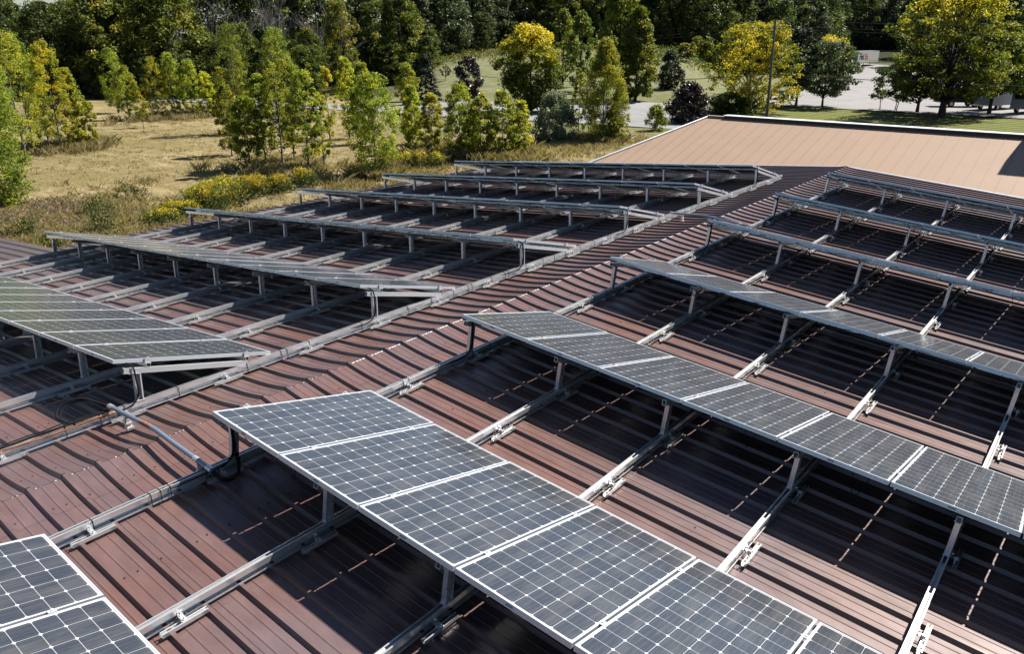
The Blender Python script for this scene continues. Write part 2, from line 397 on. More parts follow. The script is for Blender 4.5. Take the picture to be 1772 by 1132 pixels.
# roof screws
mb = MB()
for side in 'LR':
    for a in [.36] + list(np.arange(1.62, 13, 3.04)):
        k = -28
        while Y_RIB0 + k * PER < YE - .3:
            y = Y_RIB0 + k * PER
            for off in (.052, .155)[:1 if k % 2 else 2]:
                if side == 'R' and a > 9.5: continue
                q = rp(side, a + r.uniform(-.015, .015), y + off + .006 * r.random(), .001 + capz(a))
                mb.box(q.x - .005, q.x + .005, q.y - .005, q.y + .005, q.z, q.z + .011)
            k += 1
o = mb.build('roof_screw', M_SCREW); o['kind'] = 'stuff'; child(o, whs)
mb = MB()
for side in 'LR':
    k = -27
    while Y_RIB0 + k * PER < YE - .3:
        if k % 3 == 0:
            y = Y_RIB0 + k * PER + .037
            A = [rp(side, a, y, .0012) for a in (.46, 9.5 if side == 'R' else 13.5)]
            mb.add([A[0] + Vector((0, 0, .0005)), A[1] + Vector((0, 0, .0005)), A[1] + Vector((0, .004, .0005)), A[0] + Vector((0, .004, .0005))], [(0, 1, 2, 3) if side == 'R' else (3, 2, 1, 0)])
        k += 1
o = mb.build('sheet_lap', M_SHADOWBROWN); o['kind'] = 'stuff'; child(o, whs)
# gable rake trim, eave trim, walls
mb = MB()
for sg in (1, -1):
    A = Vector((0, YE, .035)); B = Vector((sg * 13.56 * CT, YE, -13.56 * ST + .035)); d = (B - A).normalized(); n = Vector((sg * ST, 0, CT))
    Mx = Matrix((( d.x, 0, n.x, A.x), (d.y, 1, n.y, A.y), (d.z, 0, n.z, A.z), (0, 0, 0, 1)))
    mb.box(.002 if sg > 0 else 0, 13.5, -.03, .075, -.005, .012, Mx); mb.box(.002 if sg > 0 else 0, 13.5, .0725, .0765, -.17, -.006, Mx)
child(mb.build('rake_trim', M_TRIM), whs)
mb = MB()
ze = -13.56 * ST
mb.box(-13.66, -13.53, 4.36, YE, ze - .14, ze - .025); mb.box(13.53, 13.66, YS, YE, ze - .14, ze - .025)
child(mb.build('gutter', M_SHADOWBROWN), whs)
mb = MB()
mb.box(-13.45, 13.4, YE - .12, YE - .02, -4.3, ze - .02); mb.box(-13.45, -13.35, 4.3, YE - .13, -4.3, ze - .03); mb.box(13.3, 13.4, YS, YE - .13, -4.3, ze - .03)
mb.box(-21.2, -13.46, 4.15, 4.25, -4.3, -1.85); mb.box(-21.3, -21.2, YS, 4.14, -4.3, -1.85)
mb.add([(-13.3, YE - .05, ze - .01), (13.3, YE - .05, ze - .01), (0, YE - .05, -.02)], [(0, 1, 2)])
mb.box(-21.3, 13.4, YS - .12, YS - .02, -4.3, -1.85)
child(mb.build('wall', M_WALL), whs)

# ------------------------------------------------------------------ tan roofed building beyond
tb = empty('tan_roofed_building', (2, 29, -4.3), 'lower wing with tan standing seam hip roof beyond the last panel rows', 'building')
ey, ez, ry, rz = 22.75, -1.18, 28.9, .62
rx0 = -7.75; ex0 = -10.6; RX1 = 26.
sl = (rz - ez) / (ry - ey)
V = [(ex0, ey, ez), (RX1, ey, ez), (RX1, ry, rz), (rx0, ry, rz), (rx0, ry + 6.1, ez), (RX1, ry + 6.1, ez), (ex0 - 0, ry + 6.1, ez)]
mb = MB()
mb.add(V, [(0, 1, 2, 3), (3, 2, 5, 4), (3, 4, 6), (0, 3, 6)])
roofm = mb.build('roof', M_TAN); child(roofm, tb)
mb = MB()
x = rx0 - .12 + .16; SP = .455
xx = ex0 + .3
while xx < 12:
    # seam runs up the slope; clipped by the hip line on the left
    t1 = 1.0 if xx > rx0 else (xx - ex0) / (rx0 - ex0)
    y1 = ey + (ry - ey) * t1 - .10; 
    if y1 > ey + .2:
        for (ya, yb) in [(ey, y1)]:
            za = ez + sl * (ya - ey); zb = ez + sl * (yb - ey)
            w = .008
            vs = [(xx - w, ya, za), (xx + w, ya, za), (xx + w, yb, zb), (xx - w, yb, zb), (xx - w, ya, za + .014), (xx + w, ya, za + .014), (xx + w, yb, zb + .014), (xx - w, yb, zb + .014)]
            mb.add(vs, [(0, 1, 5, 4), (2, 3, 7, 6), (4, 5, 6, 7), (0, 4, 7, 3), (1, 2, 6, 5)])
    xx += SP
o = mb.build('roof_seam', M_TAN); o['kind'] = 'stuff'; child(o, tb)
mb = MB()  # raised ridge vent with white top; shade on its side put into dark colour
mb.box(rx0 + .75, RX1, ry - .10, ry + .25, rz - .05, rz + .09); child(mb.build('ridge_vent', M_SHADOWBROWN), tb)
mb = MB(); mb.box(rx0 + .7, RX1, ry - .16, ry + .30, rz + .091, rz + .112); child(mb.build('ridge_flashing', M_WHITE), tb)
mb = MB(); mb.box(rx0 - .02, rx0 + .69, ry - .12, ry + .14, rz - .03, rz + .06); child(mb.build('ridge_end_cap', M_TAN), tb)
mb = MB()
A = Vector((ex0, ey, ez + .03)); B = Vector((rx0, ry, rz + .03)); mb.tube([A, B], .05, 6); child(mb.build('hip_trim', M_TRIM), tb)
mb = MB(); mb.box(ex0 + .4, RX1 - .3, ey + .3, ry + 5.7, -4.3, ez - .02); child(mb.build('wall', M_WALL), tb)
# raised block added out of view, outlined to throw the shadow on the tan roof
mb = MB()
tw = empty('shadow_block', (8.5, 30, -4.3), 'unseen block added to shadow the right end of the tan roof', 'shadow caster')
sx = 5.75
TP = [(4.24, .3), (4.32, 1.74), (4.40, 2.31), (4.69, 3.42), (5.10, 4.55), (12, 4.55), (12, .3)]; n_ = len(TP)
mb.add([(a, 29.3, b) for a, b in TP] + [(a, 31.2, b) for a, b in TP], [tuple(range(n_)), tuple(range(2 * n_ - 1, n_ - 1, -1))] + [(i, n_ + i, n_ + (i + 1) % n_, (i + 1) % n_) for i in range(n_)])
child(mb.build('shadow_block_skin', M_TAN), tw)

# ------------------------------------------------------------------ solar panels
PW, PD, PITCH = .992, 1.956, 1.012
mb = MB(); fw = .013; fh = .042
mb.box(0, PW, 0, fw, -fh, 0); mb.box(0, PW, PD - fw, PD, -fh, 0); mb.box(0, fw, fw, PD - fw, -fh, 0); mb.box(PW - fw, PW, fw, PD - fw, -fh, 0)
mb.box(fw, PW - fw, .0131, .035, -fh, -fh + .003); mb.box(fw, PW - fw, PD - .035, PD - .0131, -fh, -fh + .003)
FR = mb.mesh('panel_frame'); FR.materials.append(M_FRAME)
mb = MB(); mb.add([(fw, fw, -.003), (PW - fw, fw, -.003), (PW - fw, PD - fw, -.003), (fw, PD - fw, -.003)], [(0, 1, 2, 3)])
GL = mb.mesh('panel_glass'); GL.materials.append(M_CELL)
uvl = GL.uv_layers.new(name='UVMap')
for li, l in enumerate(GL.loops): c = GL.vertices[l.vertex_index].co; uvl.data[li].uv = (c.x, c.y)
M_BACK = simple('white_backsheet', (.22, .22, .22), .6)
mb = MB(); mb.add([(fw, fw, -.009), (fw, PD - fw, -.009), (PW - fw, PD - fw, -.009), (PW - fw, fw, -.009)], [(0, 1, 2, 3)])
mb.box(PW / 2 - .06, PW / 2 + .06, PD - .2, PD - .1, -.032, -.0095)
BK = mb.mesh('backsheet'); BK.materials.append(M_BACK)
mb = MB(); mb.box(.46, .52, -.0012, -.0001, -.028, -.014); ST_ = mb.mesh('serial_sticker'); M_STK = simple('grey_sticker', (.25, .27, .3), .5); ST_.materials.append(M_STK)

ROW_Y = {('R', 0): -3.233, ('R', 1): .181, ('R', 2): 3.575, ('R', 3): 6.999, ('R', 4): 10.443, ('R', 5): 13.81, ('R', 6): 17.352,
         ('L', 1): .215, ('L', 2): 3.667, ('L', 3): 7.099, ('L', 4): 10.606, ('L', 5): 13.993, ('L', 6): 17.466}
NPAN = {('R', 0): 3, ('R', 1): 7, ('R', 2): 8, ('R', 3): 8, ('R', 4): 7, ('R', 5): 7, ('R', 6): 6}
for k in range(1, 7): NPAN[('L', k)] = 11
NPAN[('L', 1)] = 9
HF = {'R': .714, 'L': .674}; TT = {'R': .2596, 'L': .2573}; A0 = {'R': .915, 'L': .983}; G0 = {'R': .9228, 'L': .9697}
SPAN = 1.4065; DYP = .1716
ORD = ['first', 'second', 'third', 'fourth', 'fifth', 'sixth', 'seventh', 'eighth', 'ninth', 'tenth', 'eleventh']
RN = {('R', 0): 'row in the bottom left corner', ('R', 1): 'nearest full row right of the roof ridge', ('R', 2): 'second row right of the roof ridge', ('R', 3): 'third row right of the roof ridge',
      ('R', 4): 'fourth row right of the roof ridge', ('R', 5): 'fifth row right of the roof ridge', ('R', 6): 'farthest row right of the roof ridge',
      ('L', 1): 'nearest row left of the roof ridge', ('L', 2): 'second row left of the roof ridge', ('L', 3): 'third row left of the roof ridge',
      ('L', 4): 'fourth row left of the roof ridge', ('L', 5): 'fifth row left of the roof ridge', ('L', 6): 'farthest row left of the roof ridge'}

def row_frame(side, y):
    sg = 1 if side == 'R' else -1
    X = Vector((CT, 0, -sg * ST)); Zv = Vector((sg * ST, 0, CT))     # local x always points to world +x
    M = Matrix(((X.x, 0, Zv.x, 0), (X.y, 1, Zv.y, y), (X.z, 0, Zv.z, 0), (0, 0, 0, 1)))
    return M, sg
jr = random.Random(11)
for (side, k), yk in ROW_Y.items():
    M, sg = row_frame(side, yk); t = TT[side]; hf = HF[side]
    for i in range(NPAN[(side, k)]):
        a = A0[side] + i * PITCH
        xl = a + .01 if sg > 0 else -(a + .01 + PW)
        tj = t + jr.uniform(-.003, .003); rj = jr.uniform(-.0025, .0025)
        ML = M @ Matrix.Translation((xl, 0, hf)) @ Matrix.Rotation(-tj, 4, 'X') @ Matrix.Rotation(rj, 4, 'Y')
        root = empty('solar_panel', mat=ML, label='%s solar panel from the ridge end, %s' % (ORD[i], RN[(side, k)]), cat='solar panel', group='solar panels, ' + RN[(side, k)])
        for nm, mesh in (('panel_frame', FR), ('panel_glass', GL), ('backsheet', BK)) + ((('serial_sticker', ST_),) if k <= 2 else ()):
            link(bpy.data.objects.new(nm, mesh), root)

# ------------------------------------------------------------------ racks
def channel(mb, M, L, w, d, th=.004, lip=.012):
    """C channel of length L along local z; web on -y side, open to +y ... M places it"""
    mb.box(-w / 2, w / 2, -d / 2, -d / 2 + th, 0, L, M)
    mb.box(-w / 2, -w / 2 + th, -d / 2 + th, d / 2, 0, L, M); mb.box(w / 2 - th, w / 2, -d / 2 + th, d / 2, 0, L, M)
    mb.box(-w / 2 + th, -w / 2 + lip, d / 2 - th, d / 2, 0, L, M); mb.box(w / 2 - lip, w / 2 - th, d / 2 - th, d / 2, 0, L, M)
def tri_clamp():
    mb = MB(); mb.box(-.014, .014, -.03, .03, -.002, .006); mb.box(-.006, .006, -.008, .008, .006, .014); return mb.mesh('clamp')
CLM = tri_clamp(); CLM.materials.append(M_WHITE if False else M_ALU)
mb = MB(); mb.box(-.012, .012, -.035, .035, -.06, .006); mb.box(-.03, -.012, -.03, .03, -.06, -.05); mb.box(-.012, .012, -.012, .012, .006, .018)
ECL = mb.mesh('end_clamp'); ECL.materials.append(M_ALU)
B1, B2 = .37, 1.60
racks = {}
for (side, k), yk in ROW_Y.items():
    M, sg = row_frame(side, yk); t = TT[side]; hf = HF[side]; n = NPAN[(side, k)]
    inner = M @ Vector((sg * A0[side], 0, 0))
    root = empty('panel_rack', mat=M, label='aluminium tilt rack holding the ' + RN[(side, k)].replace(' row', ' panel row'), cat='panel rack', group='tilt racks on the roof')
    if not (side == 'R' and k == 0): pass
    root['label'] = ('aluminium tilt rack under panels, ' + RN[(side, k)])
    racks[(side, k)] = root
    Lr = n * PITCH
    def PT(a, b, dz):  # point at panel depth b, dz below the panel top plane (perp.)
        return Vector((sg * a, b * math.cos(t) + dz * math.sin(-t) * 0 - dz * math.sin(t) * -1 * 0, hf - b * math.sin(t) + dz))
    # purlins
    pm = MB()
    R = Matrix.Rotation(-t, 4, 'X')
    a0, a1 = A0[side] - .03, A0[side] + Lr + .02
    x0, x1 = (a0, a1) if sg > 0 else (-a1, -a0)
    for b in (B1, B2):
        m2 = MB(); T = Matrix.Translation((0, b * math.cos(t), hf - b * math.sin(t))) @ R
        m2.box(x0, x1, -.022, .022, -.0925, -.0885, T); m2.box(x0, x1, -.022, -.018, -.088, -.0445, T); m2.box(x0, x1, .018, .022, -.088, -.0445, T); m2.box(x0, x1, -.0175, .0175, -.0485, -.0445, T)
        m2.build('purlin', M_ALU, root)
    nj = 0
    while nj < 9:
        a = G0[side] + nj * SPAN
        if a > A0[side] + Lr + .3: break
        # post
        lean = .03
        base = Vector((sg * a, DYP, .1475)); top = Vector((sg * a, DYP + lean, hf - .17 * math.sin(t) - .155 + .02))
        d = (top - base); L = d.length; z = d.normalized(); xv = Vector((1, 0, 0)); yv = z.cross(xv)
        Mp = Matrix(((yv.x, -xv.x * 1, z.x, base.x), (yv.y, -xv.y, z.y, base.y), (yv.z, -xv.z, z.z, base.z), (0, 0, 0, 1)))
        # local x -> world y (wide 0.075), local y -> -x (0.045); channel opens toward -x... flipped to face +x
        Mp = Mp @ Matrix.Rotation(math.pi, 4, 'Z')
        pm = MB(); channel(pm, Mp, L, .078, .046, .004, .014); pm.box(-.05, .05, -.03, .03, -.0005, .006, Mp)
        pm.build('post', M_ALU, root)
        # tilt beam
        bm_ = MB(); T = Matrix.Translation((sg * a, 0, hf)) @ R
        be = 1.70 if side == 'R' else 1.60
        bm_.box(-.022, -.019, .10, be, -.155, -.095, T); bm_.box(.019, .022, .10, be, -.155, -.095, T); bm_.box(-.0185, .0185, .10, be, -.099, -.095, T); bm_.box(-.0185, .0185, .10, be, -.155, -.151, T)
        bm_.box(-.028, .028, be - .12, be + .02, -.175, -.150, T)
        bm_.box(-.03, .03, .15, .27, -.16, -.150, T)
        bm_.build('tilt_beam', M_ALU, root)
        nj += 1
    # clamps
    for i in range(n + 1):
        a = A0[side] + i * PITCH
        for b in (B1, B2):
            end = i in (0, n)
            ME = CLM if not end else ECL
            T = Matrix.Translation((sg * (a + (0 if not end else (-.004 if i == 0 else .004))), 0, hf)) @ R @ Matrix.Translation((0, b, .0015))
            if end: T = T @ Matrix.Rotation(0 if (i == 0) == (sg < 0) else math.pi, 4, 'Z')
            c = link(bpy.data.objects.new('clamp' if not end else 'end_clamp', ME), root); c.matrix_local = T
    # wiring under the high edge
    rr = random.Random(k * 7 + (1 if side == 'R' else 2)); wm = MB()
    a = A0[side] + .15
    while a < A0[side] + Lr - .3:
        L = rr.uniform(.35, .9); dip = rr.uniform(.01, .06) * (1.6 if rr.random() < .2 else 1)
        pts = []
        for q in range(7):
            u = q / 6; b = .10 + .08 * rr.random()
            pts.append(Vector((sg * (a + u * L), .1 + .03 * math.sin(5 * u + a), hf - .052 - .03 - dip * 4 * u * (1 - u) + rr.uniform(-.006, .006))))
        wm.tube(pts, .0045, 4, False)
        a += L * rr.uniform(.6, 1.1)
    T = Matrix.Translation((0, B1 * math.cos(t), hf - B1 * math.sin(t))) @ R
    a = A0[side] + .2
    while a < A0[side] + Lr - .1:
        xx = sg * a; wm.box(xx - .003, xx + .003, -.0245, .0245, -.095, -.043, T); a += rr.choice([.28, .33, .42, .6])
    for _ in range(max(2, n // 3)):  # long hanging loops
        a = A0[side] + rr.uniform(.3, Lr - .5); dr = rr.uniform(.12, .34); w = rr.uniform(.05, .16)
        pts = [Vector((sg * (a + w * (u - .5) * (1.6 if u > .5 else 1)), .14, hf - .06 - dr * math.sin(math.pi * u) ** .8)) for u in np.linspace(0, 1, 10)]
        wm.tube(pts, .0035, 4, False)
    wm.build('wiring', M_BLACK, root)
    if (side, k) in (('R', 1), ('L', 1), ('L', 2), ('L', 3), ('L', 4), ('L', 6), ('R', 5), ('R', 4), ('R', 2)):
        cb = MB(); ax = sg * (G0[side]); nb = 5 if (side, k) in (('R', 1), ('L', 3), ('R', 5), ('L', 6)) else 2
        for q in range(nb):
            o1, o2 = .008 * (q % 3), .010 * (q // 2)
            xo = ax + .034 + o1
            pts = [(ax + sg * .35, .10, hf - .075), (xo + sg * .1, .12, hf - .07), (xo, DYP - .01 - o2, hf - .13), (xo + .006, DYP - .01 - o2, .40), (xo, DYP - .01 - o2, .24), (xo - .004, DYP - .10, .13 + o1), (ax + .03, DYP - .26, .115), (ax + .012, DYP - .5 - .1 * q, .125)]
            # smooth
            sp = []
            for i in range(len(pts) - 1):
                p0 = Vector(pts[max(i - 1, 0)]); p1 = Vector(pts[i]); p2 = Vector(pts[i + 1]); p3 = Vector(pts[min(i + 2, len(pts) - 1)])
                for u in (0, .25, .5, .75): sp.append(.5 * ((2 * p1) + (-p0 + p2) * u + (2 * p0 - 5 * p1 + 4 * p2 - p3) * u * u + (-p0 + 3 * p1 - 3 * p2 + p3) * u ** 3))
            sp.append(Vector(pts[-1])); cb.tube(sp, .0075, 6, False)
        cb.build('cable_bundle', M_BLACK, root)

# ------------------------------------------------------------------ rails
mb = MB()
mb.box(.065, .105, -.18, .18, .0335, .0365); mb.box(.065, .068, -.18, .18, .037, .066); mb.box(.102, .105, -.18, .18, .037, .066)
mb.box(.0685, .076, -.18, .18, .063, .066); mb.box(.094, .1015, -.18, .18, .063, .066)
mb.box(.024, .098, -.022, .022, .0665, .073); mb.box(.0255, .032, -.022, .022, .0735, .118); mb.tube([(.083, 0, .060), (.083, 0, .098)], .009, 6); mb.tube([(.028, 0, .10), (.046, 0, .10)], .010, 6)
mb.box(.052, .09, -.03, -.024, .067, .10)
FOOT = mb.mesh('rail_foot'); FOOT.materials.append(M_RAIL)
mb = MB(); mb.box(-.029, .031, -.0035, .0035, .1476, .1506); mb.box(.0305, .0325, -.0035, .0035, .034, .1475)
TIE = mb.mesh('cable_tie'); TIE.materials.append(M_BLACK)
mb = MB(); mb.box(.0255, .0275, -.14, .14, .108, .142); mb.box(-.0275, -.0255, -.14, .14, .108, .142)
for q in (-.1, -.04, .04, .1): mb.tube([(.0275, q, .125), (.034, q, .125)], .008, 6)
SPL = mb.mesh('splice_plate'); SPL.materials.append(M_ALU)
WH = ['nearest the ridge', 'second from the ridge', 'third from the ridge', 'fourth from the ridge', 'fifth from the ridge', 'sixth from the ridge', 'seventh from the ridge', 'eighth from the ridge', 'ninth and farthest from the ridge']
for side, cnt in (('L', 9), ('R', 7)):
    for j in range(cnt):
        sg = 1 if side == 'R' else -1
        M, _ = row_frame(side, 0); a = G0[side] + j * SPAN
        M = M @ Matrix.Translation((sg * a, 0, 0))
        y0 = -8.7; y1 = 19.55
        root = empty('mounting_rail', mat=M @ Matrix.Translation((0, 0, 0)), label='long galvanised mounting rail, %s on the %s slope' % (WH[j], 'left' if side == 'L' else 'right'), cat='rail', group='mounting rails running along the roof')
        mb = MB()
        w = .025
        mb.box(-w, -w + .003, y0, y1, .034, .147); mb.box(w - .003, w, y0, y1, .1065, .147); mb.box(-w + .003, w, y0, y1, .1035, .1065)
        mb.box(-w + .003, -w + .012, y0, y1, .144, .147); mb.box(w - .012, w - .003, y0, y1, .144, .147)
        mb.box(-w + .003, w, y0, y1, .034, .037); mb.box(w - .003, w, y0, y1, .037, .049); mb.box(w - .003, w, y0, y1, .092, .103)
        mb.build('rail_body', M_RAIL, root)
        q = -5
        while .2 + 1.2192 * q < 19.4:
            yf = .2 + 1.2192 * q
            c = link(bpy.data.objects.new('rail_foot', FOOT), root); c.location = (0, yf, 0); q += 1
        for yj in (1.05 + .37 * (j % 3) - 3.2, 4.6 + .5 * (j % 2), 11.3 - .4 * (j % 3)):
            c = link(bpy.data.objects.new('splice_plate', SPL), root); c.location = (0, yj, 0)
        if j == 0:
            rr = random.Random(5 + sg); y = -2.6
            while y < 15:
                c = link(bpy.data.objects.new('cable_tie', TIE), root); c.location = (0, y, 0); y += rr.choice([.09, .35, .5, .62, .9])

def smooth(pts, m=5):
    pts = [Vector(q) for q in pts]; out = []
    for i in range(len(pts) - 1):
        p0 = pts[max(i - 1, 0)]; p1 = pts[i]; p2 = pts[i + 1]; p3 = pts[min(i + 2, len(pts) - 1)]
        for j in range(m):
            u = j / m; out.append(.5 * ((2 * p1) + (-p0 + p2) * u + (2 * p0 - 5 * p1 + 4 * p2 - p3) * u * u + (-p0 + 3 * p1 - 3 * p2 + p3) * u ** 3))
    return out + [pts[-1]]
# copper ground wire and black conductors lying in the left inner rail
def slope_pts(side, lst): return [rp(side, a, y, h) for a, y, h in lst]
mb = MB(); rr = random.Random(4)
for q in range(3):
    pts = [rp('L', .9697 - .035 - .004 * q + rr.uniform(-.005, .005), y, .112 + .01 * q + rr.uniform(-.008, .008)) for y in np.arange(-3.2, .25, .22)]
    mb.tube(pts, .0035, 5, False)
tag(mb.build('ground_wire', M_COPPER), 'copper coloured wires tied along the left inner rail near the photo edge', 'wire')
mb = MB()
for q in range(4):
    pts = [rp('L', .9697 - .02 + .012 * q * (1 if q % 2 else -1) + rr.uniform(-.006, .006), y, .158 + .005 * q + rr.uniform(-.004, .006)) for y in np.arange(-1.1, .2, .12)]
    mb.tube(pts, .0065, 5, False)
pts = [rp('L', a, y, h) for a, y, h in [(.95, -.35, .16), (1.10, -.42, .22), (1.18, -.33, .30), (1.10, -.16, .34), (1.0, -.02, .26), (.93, .05, .205)]]
pts = smooth(pts); mb.tube(pts, .011, 6, False); pts = [v + Vector((.02, .03, -.02)) for v in pts]; mb.tube(pts, .009, 6, False)
tag(mb.build('power_cable', M_BLACK), 'black cable loop entering the left end of the near conduit', 'cable')
mb = MB()
for q in range(3):
    pts = [rp('R', a, y + .012 * q, h + .008 * q) for a, y, h in [(1.04, .03, .19), (1.12, .06, .13), (1.17, .13, .09), (1.13, .24, .08), (1.03, .32, .13), (.965, .34, .20)]]
    mb.tube(smooth(pts), .006, 6, False)
tag(mb.build('power_cable', M_BLACK), 'black cables looping from the near conduit to the nearest right rack post', 'cable')
for wy, lab, lc in ((.045, 'nearer', (.91, 1.045)), (12.5, 'farther', (.84, 1.03))):
    root = empty('conduit_pipe', (0, wy, 0), 'grey galvanised conduit crossing the ridge, the %s of two' % lab, 'conduit', 'conduits crossing the roof ridge')
    mb = MB(); P0 = rp('L', lc[0], 0, .215); P1 = rp('L', .42, 0, .20); P2 = rp('L', .07, 0, .195); P3 = rp('R', .07, 0, .195); P4 = rp('R', .40, 0, .19); P5 = rp('R', lc[1], 0, .195)
    mb.tube([P0, P1, P2, P3, P4, P5], .024, 12); mb.build('pipe', M_CONDUIT, root)
    mb = MB()
    for A, B in ((P0, (P1 - P0).normalized()), (P5, (P4 - P5).normalized())):
        mb.tube([A - B * .01, A + B * .07], .030, 12); 
    mb.tube([P4 + (P5 - P4) * .55, P4 + (P5 - P4) * .66], .029, 12); mb.build('coupling', M_TRIM, root)
    if wy < 1:
        mb = MB(); mb.tube([P1 + (P2 - P1) * .55, P2, P2 + (P3 - P2) * .35], .0252, 12); mb.build('rust_patch', M_RUST, root)
    for side, a in (('L', .56), ('R', .86)):
        mb = MB(); q = rp(side, a, 0, 0); 
        mb.box(q.x - .035, q.x + .035, -.03, .045, q.z + .034, q.z + .062); mb.box(q.x - .02, q.x + .02, -.02, .02, q.z + .0625, q.z + .17); mb.box(q.x - .028, q.x + .028, -.036, .036, q.z + .10, q.z + .115)
        for dy_ in (-.026, .026): mb.tube([(q.x, dy_, q.z + .06), (q.x, dy_, q.z + .19)], .006, 6)
        mb.tube([(q.x - .03, .05, q.z + .048), (q.x - .03, -.045, q.z + .048)], .008, 6)
        mb.build('pipe_support', M_RAIL, root)

# ------------------------------------------------------------------ vegetation
def leaf_cloud(cs, rads, counts, size, rng, tone_c, tone_j, flat=1., squash=1.):
    tot = int(sum(counts)); rep = np.repeat(np.arange(len(cs)), counts)
    g = rng.normal(size=(tot, 3)); g /= np.linalg.norm(g, axis=1)[:, None]
    rr = rng.random(tot) ** (1 / 2.2)
    P = cs[rep] + g * (rr * rads[rep])[:, None] * np.array([1, 1, squash])
    nrm = g * .7 + rng.normal(size=(tot, 3)) * .6 + np.array([0, 0, .35 * flat]); nrm /= np.linalg.norm(nrm, axis=1)[:, None]
    a = np.cross(nrm, rng.normal(size=(tot, 3))); a /= np.linalg.norm(a, axis=1)[:, None]; b = np.cross(nrm, a)
    sz = size * rng.uniform(.6, 1.35, tot)
    A = a * sz[:, None]; B = b * (sz * rng.uniform(.45, .75, tot))[:, None]; fold = nrm * (sz * .22)[:, None]
    V = np.stack([P - A, P - B + fold, P + A, P + B + fold], 1).reshape(-1, 3)
    Fq = np.arange(tot * 4).reshape(-1, 4)
    tone = np.clip(tone_c[rep] + rng.normal(size=tot) * tone_j, 0, 1)
    return V, Fq, tone

def env(shape, u):
    if shape == 'column': return .62 + .38 * math.sin(math.pi * min(1, u * .95 + .1)) - .35 * max(0, u - .8) / .2
    if shape == 'cone': return (1 - u) ** .8 * .97 + .05
    if shape == 'spread': return math.sin(math.pi * (u * .72 + .17)) ** .6
    if shape == 'bush': return math.sqrt(max(0, 1 - u * u * .92))
    if shape == 'flame': return (math.sin(math.pi * min(1, u ** .8 * .9 + .1))) ** .8 * (1 - .25 * u)
    return math.sin(math.pi * (u * .84 + .1)) ** .7
def tree_meshes(seed, H, W, shape='oval', bare=.18, n_cl=90, per=38, leaf=.11, tone=(.35, .18), top_tone=0., stems=1, clr=None, squash=.8, patch=.5, lean=0., bark=.035, limbn=22, jit=.06):
    rng = np.random.default_rng(seed); rnd = random.Random(seed)
    cs = []; R = W / 2; z0 = H * bare
    blob = [(rng.uniform(0, 2 * math.pi), rng.uniform(.1, .95), rng.uniform(.75, 1.2)) for _ in range(7)]
    while len(cs) < n_cl:
        u = rng.random() ** .9; th = rng.uniform(0, 2 * math.pi)
        e = env(shape, u) * R
        for bt, bu, bs in blob:
            d = abs((th - bt + math.pi) % (2 * math.pi) - math.pi)
            if d < .7 and abs(u - bu) < .16: e *= bs
        if shape in ('bush',): rr = e * math.sqrt(rng.random())
        else: rr = e * rng.uniform(.35, 1.0) ** .6
        if rng.random() < .06: rr *= 1.12
        cs.append((rr * math.cos(th) + lean * u * H, rr * math.sin(th), z0 + u * (H - z0)))
    cs = np.array(cs)
    clr = clr or W * .11
    rads = clr * rng.uniform(.6, 1.35, n_cl)
    u = (cs[:, 2] - z0) / (H - z0)
    tc = tone[0] + rng.normal(size=n_cl) * tone[1] + top_tone * smn(.45, 1., u)
    ang = np.arctan2(cs[:, 1], cs[:, 0]); tc = tc + patch * .25 * np.sin(ang * 1.5 + seed) * np.cos(u * 5 + seed)
    V, Fq, tn = leaf_cloud(cs, rads, np.maximum(6, (per * rng.uniform(.6, 1.4, n_cl))).astype(int), leaf, rng, tc, .10, squash=squash)
    # a fringe of stray leaves
    tm = MB()
    for st in range(stems):
        ox, oy = (0, 0) if stems == 1 else (rnd.uniform(-.22, .22) * W, rnd.uniform(-.22, .22) * W)
        r0 = H * bark * (1 if stems == 1 else .7) * .5
        pts = []; rs = []
        for i in range(7):
            q = i / 6; pts.append((ox * (1 + .6 * q) + rnd.uniform(-1, 1) * jit * q * W * .5 + lean * q * H, oy * (1 + .6 * q) + rnd.uniform(-1, 1) * jit * q * W * .5, H * .93 * q - .15)); rs.append(r0 * (1 - .85 * q) * (1.25 if i == 0 else 1))
        tm.tube(pts, rs, 6)
        order = rng.permutation(n_cl)[:limbn // stems]
        for ci in order:
            c = Vector(cs[ci]); hz = max(z0 * .8, c.z - (abs(c.x - ox) + abs(c.y - oy)) * .8)
            q = min(.95, max(.05, hz / (H * .93))); f = q * 6; i = min(5, int(f)); w = f - i
            b = Vector(pts[i]) * (1 - w) + Vector(pts[i + 1]) * w; rb = (rs[i] * (1 - w) + rs[i + 1] * w) * .5
            m = b.lerp(c, .5) + Vector((0, 0, .06 * (c - b).length))
            tm.tube([b, m, c], [rb, rb * .6, rb * .25], 4, False)
    return (V, Fq, tn), tm

def place_tree(name, cat, label, x, y, H, W, leafm, barkm=None, group=None, seed=None, rot=0., **kw):
    z = float(TZ(x, y)); seed = seed if seed is not None else random.randrange(10 ** 6)
    root = empty(name, (x, y, z), label, cat, group); root.rotation_euler = (0, 0, rot)
    (V, Fq, tn), tm = tree_meshes(seed, H, W, **kw)
    link(bpy.data.objects.new('crown', np_mesh('crown', V, Fq, leafm, {'tone': ('FACE', tn)})), root)
    if tm.v: tm.build('trunk', barkm or M_BARK, root)
    return root

